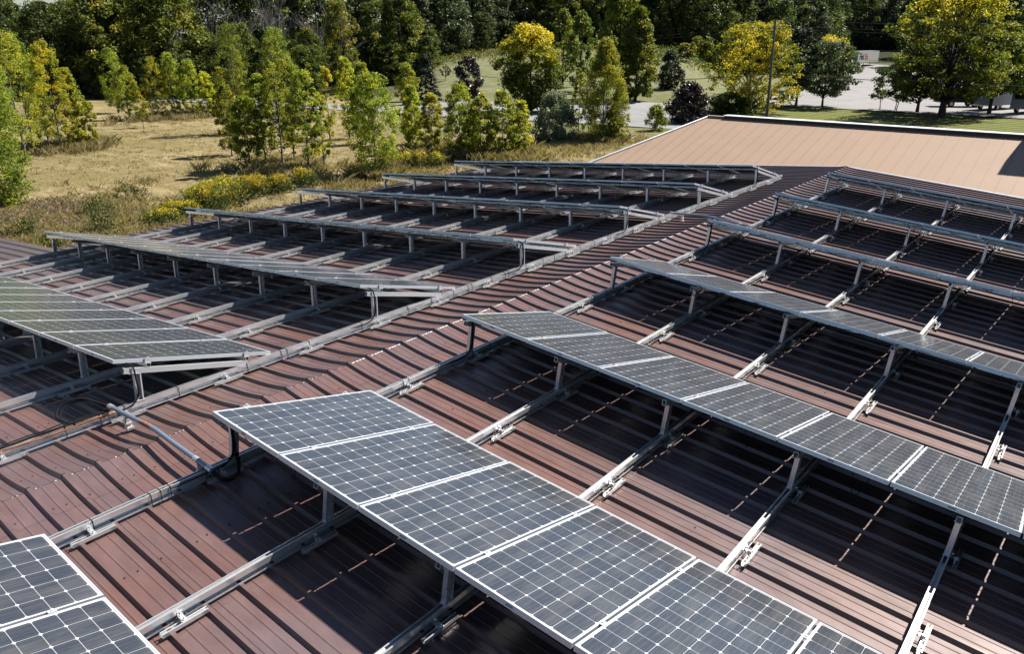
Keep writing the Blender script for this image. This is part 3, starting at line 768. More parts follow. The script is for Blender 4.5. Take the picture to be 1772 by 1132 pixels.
GS = 'poplar saplings in the dry field'
SAP = dict(shape='column', bare=.12, n_cl=150, per=56, leaf=.064, clr=.42, tone=(.38, .16), bark=.018)
def sap(label, x, y, H, W, tone=.38, **kw):
    d = dict(SAP); d.update(kw); d['tone'] = (tone * .82, .15)
    d['clr'] = kw.get('clr', max(.2, W * .085)); 
    place_tree('poplar_sapling', 'tree', label, x, y, H, W * .74, L_SAP, M_BARK, GS, **d)
sap('large leafy green poplar cut by the left photo edge', -37.3, 10.6, 7.7, 4.6, .36, n_cl=190, per=90, bare=.03, shape='oval', leaf=.075, clr=.6)
sap('tall green poplar at the left edge behind the large leafy one', -50.1, 14.2, 8.3, 4.4, .34, n_cl=120, per=50, bare=.1, leaf=.1)
sap('yellowing poplar between the left edge tree and the yellow grove', -54.8, 18.4, 8.6, 4.0, .62, n_cl=110, per=45)
sap('tallest golden sapling of the yellow grove at left', -56.4, 21.5, 7.9, 3.3, .74, n_cl=110, bare=.14)
sap('golden sapling at the right side of the yellow grove', -57.1, 22.9, 5.9, 2.5, .80)
sap('short green and gold sapling at the right end of the yellow grove', -57.4, 23.8, 4.0, 2.4, .55)
sap('green topped sapling behind the yellow grove', -58.4, 20.3, 8.3, 3.6, .52)
sap('slender golden sapling behind the tallest one of the yellow grove', -59.7, 21.9, 6.9, 2.8, .7)
sap('greenish sapling at the left end of the distant row', -76.3, 36.4, 5.2, 3.4, .45)
sap('lone small yellow sapling standing in front of the distant row', -67.3, 33.3, 3.3, 1.4, .66, n_cl=40, bare=.25)
sap('bright yellow sapling, second of the distant row', -74.0, 38.3, 6.1, 3.3, .62)
sap('broad yellow green sapling in the middle of the distant row', -73.7, 40.1, 6.5, 3.1, .5)
sap('yellow sapling right of the middle of the distant row', -72.8, 41.6, 5.8, 3.0, .58)
sap('low golden sapling at the right part of the distant row', -72.7, 43.3, 4.6, 2.8, .8)
sap('golden sapling near the right end of the distant row', -72.5, 45.0, 5.0, 2.5, .82)
sap('green and gold tree behind the left end of the distant row', -84.5, 39.1, 6.9, 3.4, .42)
sap('last sapling of the distant row, gold on top', -71.9, 46.9, 6.8, 2.6, .72)
sap('low green sapling at the left of the clump left of centre', -37.5, 25.3, 4.6, 3.0, .34, bare=.18)
sap('tallest poplar of the clump left of centre', -35.5, 26.4, 8.0, 2.8, .44, n_cl=120, bare=.2)
sap('green sapling with forked trunk at the front right of the clump', -33.4, 26.8, 6.2, 2.8, .42, bare=.2)
sap('thin sapling at the right end of the clump left of centre', -33.4, 28.0, 4.8, 1.9, .5, n_cl=55, bare=.24)
sap('green sapling between the low left one and the tallest of the clump', -38.0, 26.8, 5.9, 2.7, .36, bare=.2)
sap('narrow golden sapling standing behind the clump at right', -44.1, 37.0, 5.9, 1.9, .8, n_cl=60)
sap('mixed green sapling in the middle of the clump left of centre', -36.5, 28.0, 6.9, 2.7, .46, bare=.22)
sap('green sapling just behind the left side of the clump', -44.6, 28.4, 4.9, 2.6, .4)
sap('dark green broad tree rising behind the clump left of centre', -56.1, 36.5, 9.2, 4.2, .12, shape='oval')
sap('dark green tree behind the tallest poplar of the clump', -54.5, 40.0, 8.8, 4.0, .2, shape='oval')
sap('dense bushy green sapling alone in front of the road', -29.7, 29.1, 6.1, 4.0, .46, n_cl=230, bare=.08)
sap('darker sapling behind the dense bushy one, on its left', -41.8, 38.7, 6.2, 2.4, .42)
sap('yellow spotted sapling right behind the dense bushy one', -39.1, 41.0, 6.1, 2.8, .55)
sap('golden sapling behind and left of the dense bushy one', -45.7, 40.3, 6.5, 2.5, .74)
GE = [('leftmost small sapling of the group before the centre road', -35.3, 37.7, 4.8, 2.0, .6), ('yellow sapling at the left of the group before the centre road', -33.1, 37.5, 4.3, 2.4, .62),
      ('tallest green sapling of the group before the centre road', -30.1, 37.2, 5.1, 3.1, .44), ('gold spotted sapling in the middle of the centre group', -28.5, 37.6, 4.5, 2.5, .56),
      ('round topped green sapling right of middle in the centre group', -27.7, 39.0, 4.6, 2.9, .46), ('yellow sapling at the right end of the centre group', -27.4, 40.6, 3.9, 2.0, .72),
      ('low green sapling in the back of the centre group', -30.5, 38.9, 3.2, 2.2, .4)]
for l, x, y, H, W, tn in GE: sap(l, x, y, H, W, tn, bare=.1)
sap('tall dense green poplar left of the brown roof corner', -27.7, 51.9, 7.9, 5.4, .46, n_cl=340, per=100, bare=.04, shape='flame')
sap('slim green poplar on the left side of the tall dense one', -30.5, 52.5, 5.8, 1.9, .42, n_cl=60)
sap('yellow flecked low poplar on the right side of the tall dense one', -26.6, 52.6, 4.4, 2.3, .6, n_cl=70, bare=.04)

place_tree('poplar_tree', 'tree', 'tall bright green poplar behind the road junction', -44.9, 86.5, 10.9, 6.0, L_GRN, M_BARKD, shape='flame', bare=.05, n_cl=210, per=75, leaf=.16, tone=(.72, .12), clr=.65)
place_tree('poplar_tree', 'tree', 'taller green poplar touching the top edge, left of its neighbour', -47.8, 86.8, 14.5, 5.8, L_GRN, M_BARKD, shape='oval', bare=.12, n_cl=210, per=75, leaf=.16, tone=(.66, .12), clr=.65)
place_tree('maple_tree', 'tree', 'round dark green tree with a golden top beside the road', -47.8, 68.3, 9.0, 7.2, L_GOLD, M_BARKD, shape='oval', bare=.06, n_cl=300, per=75, leaf=.14, tone=(.24, .09), top_tone=.62, clr=.75, patch=.3)
place_tree('broadleaf_tree', 'tree', 'olive green tree right behind the golden topped one', -56.1, 90.5, 10.5, 5.5, L_MID, M_BARKD, shape='flame', bare=.1, n_cl=120, per=45, leaf=.16, tone=(.62, .12))
place_tree('broadleaf_tree', 'tree', 'pale green tree rising behind the golden topped tree', -61.4, 93.6, 10.5, 5.5, L_MID, M_BARKD, shape='flame', bare=.1, n_cl=120, per=45, leaf=.16, tone=(.7, .12))
place_tree('plum_tree', 'tree', 'small dark purple tree on the pale grass slope', -56.7, 67.8, 5.7, 3.4, L_PURP, M_BARKD, shape='oval', bare=.22, n_cl=110, per=50, leaf=.12, tone=(.5, .2), clr=.45)
place_tree('spruce_tree', 'conifer', 'dark spruce left of the small purple tree', -64.8, 68.7, 5.9, 3.9, L_PINE, M_BARKD, shape='cone', bare=.06, n_cl=150, per=50, leaf=.11, tone=(.5, .2), clr=.42, squash=.5)
place_tree('spruce_tree', 'conifer', 'smaller dark spruce farther left behind the saplings', -70.5, 71.2, 4.9, 3.2, L_PINE, M_BARKD, shape='cone', bare=.06, n_cl=110, per=45, leaf=.12, tone=(.5, .2), clr=.4, squash=.5)
place_tree('spruce_tree', 'conifer', 'bushy grey green spruce on the slope above the junction', -48.0, 101.1, 5.2, 4.6, L_PINE, M_BARKD, shape='flame', bare=.03, n_cl=150, per=50, leaf=.13, tone=(.85, .2), clr=.5, squash=.7)
place_tree('willow_shrub', 'shrub', 'silvery grey willow shrub left of the tall dense poplar', -30.8, 49.5, 3.7, 3.6, L_WILLOW, M_BARK, shape='bush', bare=.02, n_cl=130, per=90, leaf=.09, tone=(.6, .22), clr=.4, stems=4, squash=1.2)
place_tree('purple_shrub', 'shrub', 'large dark purple shrub behind the brown roof corner', -29.2, 69.8, 3.7, 4.6, L_PURP, M_BARKD, shape='bush', bare=.02, n_cl=170, per=60, leaf=.11, tone=(.6, .25), clr=.5, stems=3)
place_tree('green_shrub', 'shrub', 'small green shrub touching the left side of the purple shrub', -28.3, 62.0, 2.2, 2.1, L_SAP, M_BARK, shape='bush', bare=.02, n_cl=70, per=45, leaf=.08, tone=(.25, .12), clr=.3, stems=3)
place_tree('honey_locust', 'tree', 'wide golden yellow tree just left of the utility pole', -28.4, 83.6, 9.5, 9.6, L_GOLD, M_BARKD, shape='spread', bare=.03, n_cl=330, per=50, leaf=.12, tone=(.60, .17), clr=.7, patch=.9, stems=2, squash=.55, limbn=70)
place_tree('pine_tree', 'conifer', 'dark pine directly right of the utility pole', -27.95, 97.05, 8.9, 5.6, L_PINE, M_BARKD, shape='oval', bare=.22, n_cl=190, per=55, leaf=.13, tone=(.45, .2), clr=.6, squash=.55)
place_tree('pine_tree', 'conifer', 'wide dark pine left of the parking lot entrance', -24.6, 96.7, 7.5, 7.5, L_GREY, M_BARKD, shape='oval', bare=.2, n_cl=260, per=55, leaf=.14, tone=(.62, .2), clr=.7, squash=.5)
place_tree('honey_locust', 'tree', 'golden tree top showing above the wide dark pine', -42.8, 156., 8.0, 6.4, L_GOLD, M_BARKD, shape='spread', bare=.1, n_cl=120, per=45, leaf=.2, tone=(.8, .12), clr=.8)
place_tree('redbud_tree', 'tree', 'small multi stemmed tree with pink twigs at the lot edge', -17.3, 97.3, 4.6, 4.6, L_GRN, M_BARKD, shape='spread', bare=.3, n_cl=90, per=42, leaf=.12, tone=(.3, .15), clr=.5, stems=3, squash=.5)
place_tree('shade_tree', 'tree', 'huge green shade tree with orange top at the right', -10.5, 92.1, 12.6, 12.6, L_GOLD, M_BARKD, shape='spread', bare=.18, n_cl=430, per=56, leaf=.15, tone=(.30, .10), top_tone=.34, clr=.85, patch=.35, squash=.5, limbn=110, bark=.055)
place_tree('shade_tree', 'tree', 'lower green shade tree right of the huge one', -7.2, 99.7, 8.2, 8.2, L_GRN, M_BARKD, shape='spread', bare=.30, n_cl=220, per=50, leaf=.16, tone=(.62, .12), clr=.75, squash=.5, limbn=60, bark=.05)
place_tree('shade_tree', 'tree', 'dark shade tree tucked under the left side of the huge one', -13.9, 96.6, 7.2, 6.4, L_GRN, M_BARKD, shape='spread', bare=.2, n_cl=170, per=50, leaf=.15, tone=(.35, .12), clr=.7, squash=.5, bark=.05)
place_tree('sumac_bush', 'shrub', 'small bright green sumac at the top of the grass slope', -63.0, 136., 3.2, 3.4, L_GRN, M_BARK, shape='spread', bare=.2, n_cl=50, per=40, leaf=.2, tone=(.78, .12))
place_tree('sumac_bush', 'shrub', 'larger green sumac right of the small one on the slope', -68., 152., 4.6, 4.8, L_GRN, M_BARK, shape='spread', bare=.2, n_cl=70, per=40, leaf=.22, tone=(.74, .12))
place_tree('silver_bush', 'shrub', 'round silvery bush at the foot of the far utility pole', -112.5, 99., 3.3, 4.0, L_WILLOW, M_BARK, shape='bush', bare=.02, n_cl=70, per=40, leaf=.15, tone=(.35, .15))
place_tree('young_tree', 'tree', 'tiny young tree alone on the pale grass slope', -80.3, 88.6, 2.2, 1.9, L_GREY, M_BARK, shape='oval', bare=.3, n_cl=26, per=30, leaf=.1, tone=(.5, .15))
place_tree('hedge_shrub', 'shrub', 'dark hedge shrub under the golden yellow tree', -29.6, 80.4, 2.2, 5.2, L_GRN, M_BARKD, shape='bush', bare=.01, n_cl=120, per=50, leaf=.12, tone=(.25, .12), clr=.5, stems=3)

# pink twigs on the redbud
# ------------------------------------------------------------------ woodland (shared crowns)
def bare_tree(seed, H):
    rnd = random.Random(seed); mb = MB()
    def br(p, d, L, r, lev):
        q = p + d * L * .5 + Vector((rnd.uniform(-1, 1), rnd.uniform(-1, 1), 0)) * L * .06; e = q + (d + Vector((rnd.uniform(-1, 1), rnd.uniform(-1, 1), .1)) * .15).normalized() * L * .5
        mb.tube([p, q, e], [r, r * .75, r * .5], 4 if lev > 0 else 5, False, True)
        if lev >= 3: return
        for _ in range(5 if lev < 2 else 3):
            dd = (d + Vector((rnd.uniform(-1, 1), rnd.uniform(-1, 1), rnd.uniform(-.1, .6))) * .75).normalized()
            br(p.lerp(e, rnd.uniform(.35, 1)), dd, L * rnd.uniform(.45, .7), r * .5, lev + 1)
    for s in range(3):
        br(Vector((rnd.uniform(-1, 1), rnd.uniform(-1, 1), 0)), Vector((rnd.uniform(-.15, .15), rnd.uniform(-.15, .15), 1)).normalized(), H * .55, .1, 0)
    return mb.mesh('bare_branches')
VAR = {}
def variant(key, n, mat, shape, **kw):
    VAR[key] = []
    for i in range(n):
        (V, Fq, tn), tm = tree_meshes(1000 + hash(key) % 1 + i * 17 + len(key) * 101, 14, 8.5 if shape != 'cone' else 5.5, shape, **kw)
        me = np_mesh('crown', V, Fq, mat, {'tone': ('FACE', tn)}); tme = tm.mesh('trunk'); tme.materials.append(M_BARKD); VAR[key].append((me, tme))
common = dict(n_cl=170, per=60, leaf=.20, clr=.85, bark=.03, limbn=16)
variant('dark', 4, L_DRK, 'oval', bare=.04, tone=(.45, .17), **common)
variant('mid', 4, L_MID, 'oval', bare=.04, tone=(.5, .17), **common)
variant('gold', 3, L_MID, 'oval', bare=.04, tone=(.68, .14), **common)
variant('grey', 3, L_GREY, 'flame', bare=.03, tone=(.45, .17), **common)
variant('vine', 2, L_MID, 'column', bare=.01, tone=(.82, .1), **common)
L_RED = leaf_mat('crimson_vine_leaves', [(0, (.05, .012, .012)), (1, (.24, .03, .05))], .3)
variant('redvine', 1, L_RED, 'column', bare=.2, tone=(.5, .2), **dict(common, n_cl=60))
variant('conif', 3, L_GREY, 'cone', bare=.03, tone=(.25, .14), n_cl=170, per=34, leaf=.2, clr=.6, squash=.45, bark=.025, limbn=10)
BARE = []
for i in range(3):
    me = bare_tree(50 + i, 14); me.materials.append(M_TWIG); BARE.append(me)
WLAB = {'dark': ('broadleaf_tree', 'dark green broadleaf tree in the dense wood along the top'), 'mid': ('broadleaf_tree', 'mid green broadleaf tree in the dense wood along the top'),
        'gold': ('broadleaf_tree', 'yellow tinged broadleaf tree in the wood at the top left'), 'grey': ('broadleaf_tree', 'grey green tree in the dense wood along the top'),
        'vine': ('vine_covered_tree', 'lime green vine covered tree column in the wood'), 'redvine': ('vine_covered_tree', 'crimson vine column climbing a dead tree in the wood'), 'conif': ('conifer_tree', 'pointed dusky conifer in the wood along the top'), 'bare': ('bare_tree', 'leafless grey twiggy tree in the wood at the top')}
wr = random.Random(21)
def wood(kind, dep, s, H, W=None):
    x, y = sc_to_xy(dep, s); z = float(TZ(x, y)); nm, lab = WLAB[kind]
    root = empty(nm, (x, y, z - .1), lab, 'tree', lab.replace('tree', 'trees', 1) if 'tree' in lab else lab)
    sc = H / 14; sw = sc * (W or 1) * wr.uniform(.9, 1.15)
    root.scale = (sw, sw, sc); root.rotation_euler = (0, 0, wr.uniform(0, 6.28))
    if kind == 'bare':
        link(bpy.data.objects.new('branches', wr.choice(BARE)), root)
    else:
        c, t_ = wr.choice(VAR[kind]); link(bpy.data.objects.new('crown', c), root); link(bpy.data.objects.new('trunk', t_), root)
def px2s(px): return (px - 886) / 1400.
def kinds(px, row):
    q = wr.random()
    if px < 20: return 'dark' if q < .6 else 'mid'
    if px < 105: return 'dark' if q < .85 else 'mid'
    if px < 300: return 'gold' if q < .5 else 'mid'
    if px < 470: return ('bare' if q < .7 else 'mid' if q < .8 else 'vine' if q < .92 else 'redvine') if 0 < row < 2 else 'dark' if row > 1 else ('mid' if q < .6 else 'gold' if q < .75 else 'bare')
    if px < 600: return ('bare' if q < .45 else 'mid' if q < .6 else 'vine' if q < .78 else 'redvine' if q < .85 else 'dark') if 0 < row < 2 else 'dark' if row > 1 else ('mid' if q < .5 else 'vine' if q < .65 else 'dark')
    if px < 740: return ('dark' if q < .5 else 'mid' if q < .7 else 'vine' if q < .8 else 'conif')
    if px < 900: return ('dark' if q < .4 else 'grey' if q < .75 else 'conif')
    if px < 1090: return ('mid' if q < .35 else 'dark' if q < .6 else 'grey')
    if px < 1260: return 'dark'
    if px < 1460: return ('dark' if q < .6 else 'grey' if q < .9 else 'conif')
    if px < 1620: return ('grey' if q < .7 else 'dark')
    return 'dark' if q < .7 else 'grey'
def fdep(px):
    pts = [(-120, 112), (200, 116), (420, 118), (600, 126), (650, 140), (745, 150), (800, 166), (880, 176), (1240, 178), (1270, 190), (1415, 200), (1425, 272), (1562, 272), (1580, 215), (1700, 205), (1900, 215)]
    for (a, b), (c, d) in zip(pts, pts[1:]):
        if a <= px <= c: return b + (d - b) * (px - a) / (c - a)
    return 215
for row, (off, step) in enumerate([(0, 5.2), (9, 6.5), (20, 7.5), (36, 9)]):
    px = -110
    while px < 1890:
        dep_ = fdep(px) + off + wr.uniform(-2.5, 2.5); s = px2s(px)
        H = wr.uniform(12.5, 15.5) if row == 0 else wr.uniform(14.5, 18)
        if dep_ > 180: H *= 1.12
        if px > 1470 and row == 0: H *= 1.1
        if 300 < px < 590 and row == 0: H = wr.uniform(8.8, 11.2)
        if 240 < px < 640 and row >= 2: H = wr.uniform(18, 20.5)
        if 300 < px < 590 and row == 1: H = wr.uniform(13.5, 16)
        if 55 < px < 130: H = min(H, 12.4 + .09 * (dep_ - 112) * .3)
        elif 5 < px < 200: H = min(H, 14.3)
        K = kinds(px, row)
        if not (row == 3 and 30 < px < 150):
            wood(K, dep_, s, H * (1 if K != 'vine' else .85), .62 if K == 'vine' else .28 if K == 'redvine' else 1)
        px += step * 1400 / dep_ * wr.uniform(.75, 1.25)
# low understorey hiding the feet of the wood
px = -100; 
while px < 1880:
    dep_ = fdep(px) - 3.5 + wr.uniform(-1, 1)
    if not (1418 < px < 1572):
        wood('dark' if wr.random() < .6 and px > 300 else ('mid' if px < 900 else 'dark'), dep_, px2s(px), wr.uniform(4.5, 7.5), 1.25)
    px += 6.0 * 1400 / dep_ * wr.uniform(.8, 1.3)

# ------------------------------------------------------------------ weeds, goldenrod, dry grass
def plant(name, cat, label, x, y, H, W, leafm, seed, group=None, n=60, per=26, tone=.4, leaf=.05, top=.5, z=None):
    place_tree(name, cat, label, x, y, H, W, leafm, M_BARK, group, seed=seed, shape='bush', bare=.08, n_cl=n, per=per, leaf=leaf, tone=(tone, .12), top_tone=top, clr=W * .13, stems=4, bark=.012, limbn=12)
GR = [(-27.4, 14.0), (-27.9, 15.6), (-28.6, 17.1), (-29.4, 18.6), (-30.2, 20.2), (-31.0, 21.5), (-30.9, 22.8), (-30.4, 24.0), (-28.8, 15.2), (-29.8, 17.4), (-30.9, 19.4), (-28.0, 16.6), (-28.9, 18.4), (-29.8, 20.4), (-30.0, 22.2)]
for i, (x, y) in enumerate(GR):
    plant('goldenrod_plant', 'plant', 'goldenrod clump in bloom behind the left eave of the roof', x, y, random.Random(i * 7 + 1).uniform(.6, 1.4), random.Random(i * 5 + 9).uniform(1.5, 2.6), L_ROD, 300 + i, 'goldenrod clumps behind the left eave', n=95, per=30, tone=.26, top=.5, leaf=.045)
for i, (x, y) in enumerate([(-30.8, 32.6), (-30.1, 33.4), (-29.3, 34.0), (-31.6, 31.6)]):
    plant('goldenrod_plant', 'plant', 'goldenrod clump in front of the centre saplings', x, y, 1.0, 1.5, L_ROD, 330 + i, 'goldenrod clumps by the centre saplings', n=60, per=26, tone=.4, top=.5, leaf=.045)
for i, (x, y, h, w) in enumerate([(-31.5, 12.8, .9, 1.8), (-27.7, 11.4, 1.0, 2.0), (-34.6, 16.0, .8, 1.7), (-25.6, 8.4, .8, 1.4), (-24.4, 10.2, .7, 1.3), (-29.8, 9.0, .7, 1.6)]):
    plant('green_weed', 'plant', 'low green weed bush in the rough grass at the lower left', x, y, h, w, L_ROD, 350 + i, 'weed bushes in the rough grass', n=45, per=24, tone=.22, top=.15, leaf=.045)

def blades(n, sampler, hmin, hmax, seed, tone, wid=.012, spread=.5):
    rng = np.random.default_rng(seed); xy = sampler(rng, n)
    z = TZ(xy[:, 0], xy[:, 1]); h = rng.uniform(hmin, hmax, n); th = rng.uniform(0, 2 * math.pi, n)
    w = wid * rng.uniform(.6, 1.6, n); ln = rng.normal(size=(n, 2)) * spread * h[:, None]
    P = np.stack([xy[:, 0], xy[:, 1], z - .02], -1); u = np.stack([np.cos(th), np.sin(th), 0 * th], -1) * w[:, None]
    mid = P + np.stack([ln[:, 0] * .35, ln[:, 1] * .35, h * .6], -1); top = P + np.stack([ln[:, 0], ln[:, 1], h], -1)
    V = np.stack([P - u, P + u, mid + u * .7, top], 1).reshape(-1, 3)
    return V, np.arange(4 * n).reshape(-1, 4), np.clip(tone + rng.normal(size=n) * .22, 0, 1)
def cluster(cx, cy, R, clumps=1):
    def f(rng, n):
        th = rng.uniform(0, 2 * math.pi, n); r_ = R * np.sqrt(rng.random(n)); return np.stack([cx + r_ * np.cos(th), cy + r_ * np.sin(th)], -1)
    return f
def box_s(x0, x1, y0, y1, nc, cr):
    def f(rng, n):
        c = np.stack([rng.uniform(x0, x1, nc), rng.uniform(y0, y1, nc)], -1); k = rng.integers(0, nc, n)
        return c[k] + rng.normal(size=(n, 2)) * cr
    return f
def gauss(cx, cy, sx, sy, nc, cr):
    def f(rng, n):
        c = np.stack([cx + rng.normal(size=nc) * sx, cy + rng.normal(size=nc) * sy], -1); c = c[c[:, 0] < -14.5]; k = rng.integers(0, len(c), n)
        return c[k] + rng.normal(size=(n, 2)) * cr
    return f
parts = [blades(26000, gauss(-30, 10.5, 4.2, 3.6, 700, .28), .12, .42, 1, .6, .014), blades(12000, gauss(-24, 6.5, 2.5, 3, 300, .3), .12, .45, 12, .7, .014), blades(14000, gauss(-26, 30, 3.0, 7.5, 420, .3), .10, .36, 2, .5, .014),
         blades(5000, gauss(-35.5, 26.5, 2.2, 1.5, 110, .35), .25, .8, 3, .6, .012), blades(9000, gauss(-30.5, 38.3, 2.6, 1.8, 140, .4), .3, 1.0, 4, .4, .013),
         blades(4000, gauss(-74, 41, 1.6, 3.6, 100, .4), .3, .8, 5, .6, .02), blades(3500, gauss(-57.8, 22.3, 1.6, 1.6, 80, .4), .25, .8, 6, .45, .018),
         blades(26000, box_s(-75, -38, 8, 56, 1500, .22), .06, .2, 7, .6, .02), blades(5000, gauss(-27, 50, 2.2, 3.5, 160, .4), .12, .45, 8, .6, .018),
         blades(4000, cluster(-29.7, 29.0, 1.6), .3, .8, 9, .35, .012), blades(2500, gauss(-28, 52, 1.3, 1, 60, .3), .3, .8, 10, .3, .015)]
V = []; F2 = []; Tn = []; b = 0
for v, f, tn in parts: V.append(v); F2.append(f + b); Tn.append(tn); b += len(v)
me = np_mesh('dry_grass', np.concatenate(V), np.concatenate(F2), L_STRAW, {'tone': ('FACE', np.concatenate(Tn))})
tag(link(bpy.data.objects.new('dry_grass', me)), 'dry straw coloured grass and stalks in the field', 'grass', kind='stuff')
# purple knotweed patch, slope wildflowers
def speck(name, label, mat, sampler, n, seed, tone, h=(.05, .35), leaf=.05):
    rng = np.random.default_rng(seed); xy = sampler(rng, n); z = TZ(xy[:, 0], xy[:, 1]) + rng.uniform(h[0], h[1], n)
    cs = np.stack([xy[:, 0], xy[:, 1], z], -1)
    V, F_, tn = leaf_cloud(cs, np.full(n, .12), np.full(n, 6), leaf, rng, np.clip(tone + rng.normal(size=n) * .2, 0, 1), .1)
    me = np_mesh(name, V, F_, mat, {'tone': ('FACE', tn)}); tag(link(bpy.data.objects.new(name, me)), label, 'ground cover', kind='stuff')
L_KNOT = leaf_mat('knotweed_leaves', [(0, (.08, .09, .04)), (.5, (.20, .13, .12)), (1, (.38, .22, .24))], .2)
speck('knotweed_patch', 'dull pink and grey knotweed patch at the left edge by the roof', L_KNOT, box_s(-37.5, -30.5, 8.6, 13.4, 300, .25), 4200, 5, .5, (0.02, .16))
L_HILLF = leaf_mat('slope_flowers', [(0, (.09, .12, .03)), (.5, (.2, .23, .04)), (1, (.45, .38, .05))], .3)
def hill(rng, n):
    s = rng.uniform(-.115, .02, n); d = 146 + (s + .115) * 150 + rng.normal(size=n) * 3.5; return np.stack(sc_to_xy(d, s), -1)
def hill2(rng, n):
    d = 158 + rng.normal(size=n) * 6; s = rng.uniform(.17, .245, n); return np.stack(sc_to_xy(d, s), -1)
speck('slope_wildflowers', 'yellow green wildflowers along the wood edge on the grass slope', L_HILLF, hill, 1300, 8, .5, (.1, .8), .12)
speck('slope_weeds', 'light green weeds above the grass slope behind the junction', L_HILLF, hill2, 1300, 9, .25, (.1, 1.0), .12)

# ------------------------------------------------------------------ poles, wires
def pole(x, y, H, r, label, arms=True, lean=(0, 0), arm_dir=(.9, .43)):
    z = float(TZ(x, y)); root = empty('utility_pole', (x, y, z), label, 'utility pole', 'utility poles')
    mb = MB(); mb.tube([(0, 0, -.2), (lean[0] * .5, lean[1] * .5, H * .5), (lean[0], lean[1], H)], [r, r * .85, r * .65], 10); mb.build('pole', M_POLE, root)
    if arms:
        d = Vector((*arm_dir, 0)).normalized(); c = Vector((lean[0], lean[1], H - .75))
        mb = MB(); mb.tube([c - d * .6 - Vector((0, 0, .0)), c + d * .6], .05, 4); mb.build('crossarm', M_POLE, root)
        for q in (-.55, .55):
            mb = MB(); e = c + d * q; mb.tube([e + Vector((0, 0, .03)), e + Vector((0, 0, .16))], [.05, .035], 8); mb.build('insulator', M_WHITE, root)
    return Vector((x, y, z))
P1 = pole(-23.96, 77.5, 9.75, .16, 'tall leaning wooden utility pole rising behind the tan roof', lean=(-.2, -.14))
P2 = pole(-106.5, 96.1, 8.1, .17, 'distant wooden utility pole left of centre at the wood edge')
P3 = pole(-152.1, 79.9, 6.6, .14, 'thin faraway utility pole among the trees at upper left', arms=False)
def wire(label, a, b, sag, r=.012):
    pts = []
    for i in range(25):
        u = i / 24; q = a.lerp(b, u); q.z -= sag * 4 * u * (1 - u); pts.append(q)
    mb = MB(); mb.tube(pts, r, 4, False); tag(mb.build('overhead_wire', M_BLACK), label, 'wire', 'overhead wires')
RT = Vector((52, 112, 0)); T1 = P1 + Vector((-.19, -.13, 0))
for nm, dz, sag, r in (('topmost', 9.7, 1.1, .018), ('second', 9.15, 1.2, .016), ('third', 9.0, 1.5, .016)):
    wire('%s overhead wire right of the tall pole' % nm, T1 + Vector((0, 0, dz)), RT + Vector((0, 0, dz - 3.4)), sag, r)
    wire('%s overhead wire between the tall pole and the distant pole' % nm, T1 + Vector((0, 0, dz)), P2 + Vector((0, 0, dz - 1.9)), sag, r)
wire('thin middle overhead wire right of the tall pole', T1 + Vector((.05, .03, 6.4)), RT + Vector((0, 0, 2.4)), 1.1, .012)
wire('thick low telephone wire right of the tall pole', T1 + Vector((.08, .05, 4.6)), RT + Vector((0, 0, .9)), 1.3, .032)
wire('thick low telephone wire left of the tall pole', T1 + Vector((.08, .05, 4.6)), P2 + Vector((0, 0, 4.0)), 2.2, .032)

# ------------------------------------------------------------------ white rail fence
root = empty('rail_fence', (-30.6, 79.6, -4.3), 'short white two rail fence end beside the purple shrub', 'fence'); root.rotation_euler = (0, 0, math.atan2(3.2, .45))
mb = MB(); mb.box(-1.7, 1.75, -.03, .03, 1.05, 1.19); mb.box(-1.7, 1.75, -.03, .03, .58, .71); mb.build('rail', M_WHITE, root)
for q in (-1.7, 1.8):
    mb = MB(); mb.box(q - .06, q + .06, -.07, .07, -.1, 1.35); mb.build('post', M_WHITE, root)

# ------------------------------------------------------------------ vehicles
M_BODY = simple('white_van_paint', (.72, .71, .68), .35, 0, .05, 3)
M_DARKB = simple('dark_van_paint', (.03, .03, .035), .3, 0, .1, 3)
M_GLASS = simple('dark_window_glass', (.02, .025, .03), .08, 0, .1, 3)
M_TYRE = simple('tyre_rubber', (.02, .02, .02), .8)
M_CHROME = simple('wheel_rim_steel', (.5, .5, .5), .35, .8)
M_RED = simple('red_lamp', (.4, .02, .01), .3)
M_PURPLE = simple('dark_purple_lettering', (.045, .02, .09), .4); M_ORANGE = simple('orange_red_lettering', (.55, .12, .03), .4)
def wheel(root, x, y, r=.42, w=.26):
    mb = MB(); mb.tube([(x - w / 2, y, r), (x + w / 2, y, r)], r, 20, True, False); o = mb.build('wheel', M_TYRE, root)
    mb = MB(); mb.tube([(x - w / 2 - .008, y, r), (x + w / 2 + .008, y, r)], r * .55, 14, True, False); mb.build('rim', M_CHROME, o)
